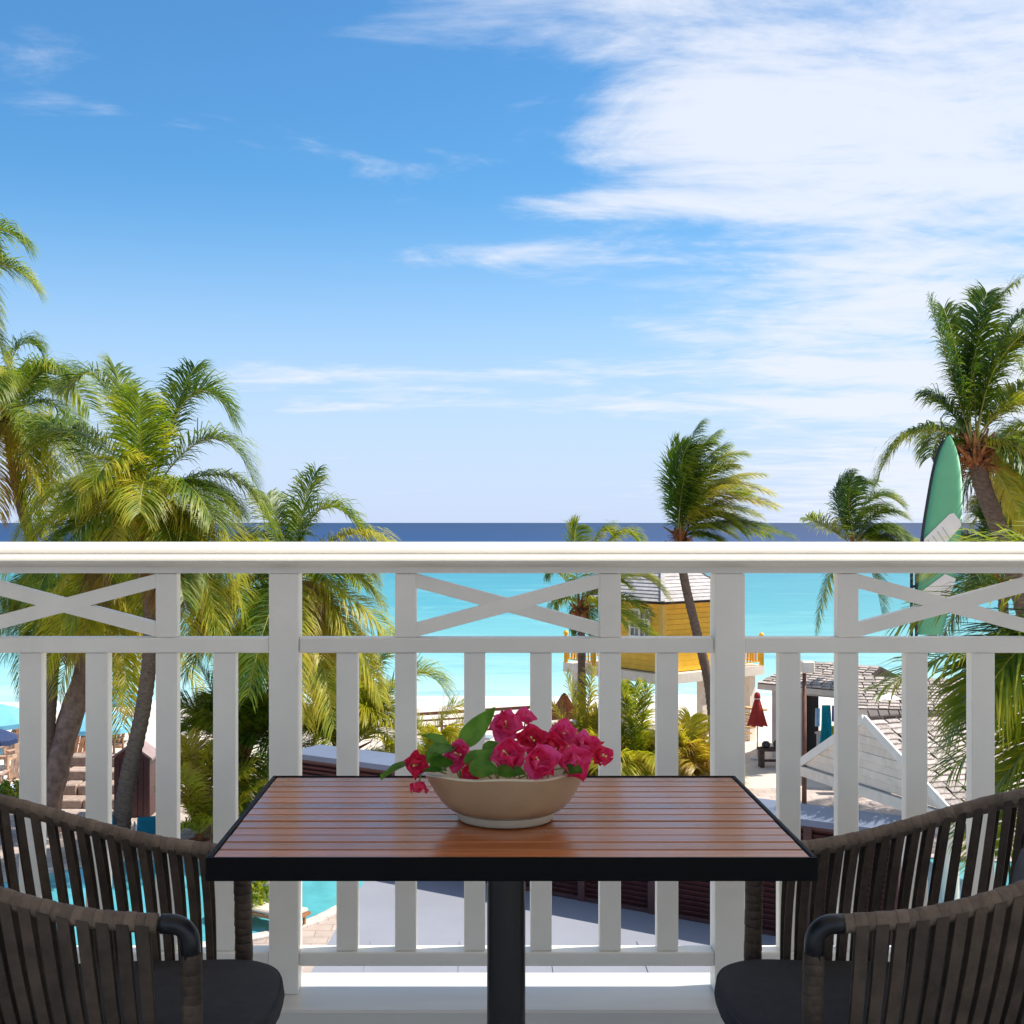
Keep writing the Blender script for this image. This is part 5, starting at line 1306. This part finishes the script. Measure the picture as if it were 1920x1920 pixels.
def patio_chair(label, px, py, yaw):
    b = G(px, py); t = thing('patio_chair', label, 'chair', b + Vector((0, 0, .008)), 'white framed teal chairs by the pool'); t.rotation_euler = (0, 0, yaw)
    def pt(n_, mb, mm, sm=False): return obj(n_, mb.mesh(n_, mm, smooth=sm), t)
    for sx in (-.3, .3):
        pt('frame', MB().tube(crom([(sx, -.30, 0), (sx, -.28, .60), (sx, -.20, .66), (sx, .15, .66), (sx, .30, .60), (sx, .34, 0)], 4), .02, 8), WHITE, True)
    pt('seat', MB().box((0, 0, .42), (.56, .56, .12), bev=.03), TEAL); pt('backrest', MB().box((0, .27, .68), (.56, .12, .46), Matrix.Rotation(R(-14), 3, 'X'), bev=.04), TEAL)
    pt('cross_bar', MB().bar((-.3, .3, .34), (.3, .3, .34), .03, .03).bar((-.3, -.27, .34), (.3, -.27, .34), .03, .03), WHITE)
patio_chair('white framed patio chair with teal cushions right of the palm trunk', 276, 1592, R(200))
patio_chair('teal cushioned patio chair partly behind the palm trunk', 205, 1592, R(170))

def lounger(label, px, py, yaw, frame, pad, cloth=None, group='sun loungers', towel_label=None):
    b = G(px, py); t = thing('sun_lounger', label, 'sun lounger', b + Vector((0, 0, .008)), group); t.rotation_euler = (0, 0, yaw)
    def pt(n_, mb, mm): return obj(n_, mb.mesh(n_, mm), t)
    pt('frame', MB().bar((-.32, -.9, .30), (-.32, .9, .30), .05, .06).bar((.32, -.9, .30), (.32, .9, .30), .05, .06).bar((-.32, -.88, .30), (.32, -.88, .30), .05, .06).bar((-.32, .88, .30), (.32, .88, .30), .05, .06), frame)
    for sx in (-.32, .32):
        for sy in (-.75, .75): pt('leg', MB().box((sx, sy, .135), (.05, .05, .27)), frame)
    pt('mattress', MB().box((0, -.28, .375), (.62, 1.20, .09), bev=.03), pad); pt('backrest', MB().box((0, .60, .55), (.62, .70, .09), Matrix.Rotation(R(32), 3, 'X'), bev=.03), pad)
    if cloth: pt('head_pad', MB().box((0, .78, .70), (.40, .22, .07), Matrix.Rotation(R(32), 3, 'X'), bev=.03), cloth)
GREYP = mat('grey_blue_pad', (.30, .36, .42), .9, var=.08); YEL = mat('yellow_towel', (.72, .42, .03), .9, var=.1)
lounger('grey blue sun lounger on the beach left of the bowl', 800, 1418, R(70), WHITE, GREYP, YEL)
lounger('grey blue sun lounger with yellow head pad behind the bowl', 880, 1400, R(75), WHITE, GREYP, YEL)
lounger('sun lounger with yellow mattress behind the pink flowers', 905, 1440, R(80), WHITE, YEL, GREYP)
lounger('white sun lounger at the left edge near the shrub', 8, 1500, R(80), WHITE, mat('pale_pad', (.55, .60, .70), .9))
lounger('sand coloured lounger by the pool under the left table edge', 500, 1735, R(60), WOODCH, mat('sand_pad', (.62, .52, .42), .9), GREYP)

def beach_fence():
    a, b = G(770, 1392), G(1050, 1372); t = thing('beach_fence', 'brown wooden rail fence along the beach behind the bowl', 'fence', (a + b) / 2)
    n_ = 6
    for i in range(n_):
        p = a.lerp(b, i / (n_ - 1)); part('post', MB().box((p.x, p.y, .55), (.10, .10, 1.1)), WOODP, t)
    for z in (1.08, .82, .56, .30):
        for i in range(n_ - 1):
            p, q = a.lerp(b, i / (n_ - 1)), a.lerp(b, (i + 1) / (n_ - 1)); part('rail', MB().bar((p.x, p.y - .06, z), (q.x, q.y - .06, z), .03, .12 if z > 1 else .07), WOODP, t)
beach_fence()

def thatch():
    b = G(1058, 1400); t = thing('closed_parasol', 'rusty orange closed parasol with red top beside the yellow palms', 'parasol', b, 'closed parasols')
    part('pole', MB().tube([b, b + Vector((0, 0, 2.0))], .03, 8), WOODP, t, True)
    mb = MB()
    lay = [(.02, 2.05), (.12, 1.95), (.30, 1.65), (.55, 1.35), (.75, 1.15)]
    for r, z in lay:
        for q in range(20):
            an = 2 * math.pi * q / 20; rr_ = r * (1 + .08 * (q % 2)); mb.v.append((b.x + rr_ * math.cos(an), b.y + rr_ * math.sin(an), z - .05 * (q % 2)))
    for i in range(4):
        for q in range(20): mb.f.append((i * 20 + q, i * 20 + (q + 1) % 20, (i + 1) * 20 + (q + 1) % 20, (i + 1) * 20 + q)); mb.mi.append(0)
    part('canopy', mb, mat('rust_canvas', (.36, .10, .03), .85, var=.3, vscale=12), t)
thatch()

def bench():
    b = G(1447, 1438); t = thing('wooden_bench', 'dark rustic bench with pots in front of the beach bar', 'bench', b)
    DW = mat('dark_driftwood', (.07, .045, .035), .9, var=.3)
    part('seat', MB().box((b.x, b.y, .62), (.95, .5, .09), bev=.01), DW, t)
    for sx in (-.36, .36): part('leg', MB().box((b.x + sx, b.y, .29), (.14, .4, .57)), DW, t)
    part('stretcher', MB().box((b.x, b.y, .22), (.62, .08, .08)), DW, t)
    for i, (ox, r, lb) in enumerate(((-.2, .15, 'round dark pot on the left of the rustic bench'), (.22, .18, 'larger dark pot on the right of the rustic bench'))):
        c = b + Vector((ox, 0, .665))
        single('clay_pot', lb, 'pot', MB().lathe([(0, 0), (r * .6, 0), (r, r * .6), (r * .95, r * 1.1), (r * .6, r * 1.4), (r * .65, r * 1.5), (0, r * 1.45)], 16, c), mat('dark_pot', (.05, .045, .05), .5), c, 'pots on the bench', smooth=True)
bench()

def lamp_post():
    b = G(1508, 1520); t = thing('lamp_post', 'slim brown wooden lamp post rising in front of the beach bar', 'lamp post', b)
    top = P(1508, 1262, b.y)
    part('post', MB().tube([b, (b.x, b.y, .5), (b.x, b.y, top.z)], [.075, .07, .055], 10), WOODP, t, True)
    part('lamp_box', MB().box((b.x + .1, b.y, top.z + .18), (.36, .3, .34), bev=.03), WHITE2, t)
    part('arm', MB().tube([(b.x, b.y, top.z - .02), (b.x, b.y, top.z + .05)], .04, 8), WOODP, t)
lamp_post()

# stones by the pool
def rocks():
    rng = random.Random(4)
    for i, (px, py, s, lb) in enumerate(((498, 1662, .55, 'flat pale boulder beside the pool under the table edge'), (520, 1690, .4, 'smaller rounded boulder below the flat pale one'), (475, 1650, .35, 'boulder behind the green shrub by the pool'))):
        b = G(px, py); mb = MB(); nu, nv = 14, 9
        for i2 in range(nv + 1):
            for j in range(nu):
                th = math.pi * i2 / nv; ph = 2 * math.pi * j / nu; dv = Vector((math.sin(th) * math.cos(ph), math.sin(th) * math.sin(ph) * .8, math.cos(th) * .5))
                mb.v.append(tuple(b + Vector((0, 0, s * .3)) + dv * s * (1 + .25 * mnoise.noise(dv * 2 + Vector((i * 5, 0, 0))))))
        for i2 in range(nv):
            for j in range(nu): mb.f.append((i2 * nu + j, i2 * nu + (j + 1) % nu, (i2 + 1) * nu + (j + 1) % nu, (i2 + 1) * nu + j)); mb.mi.append(0)
        single('boulder', lb, 'boulder', mb, STONE, b, 'boulders by the pool', smooth=True)
rocks()
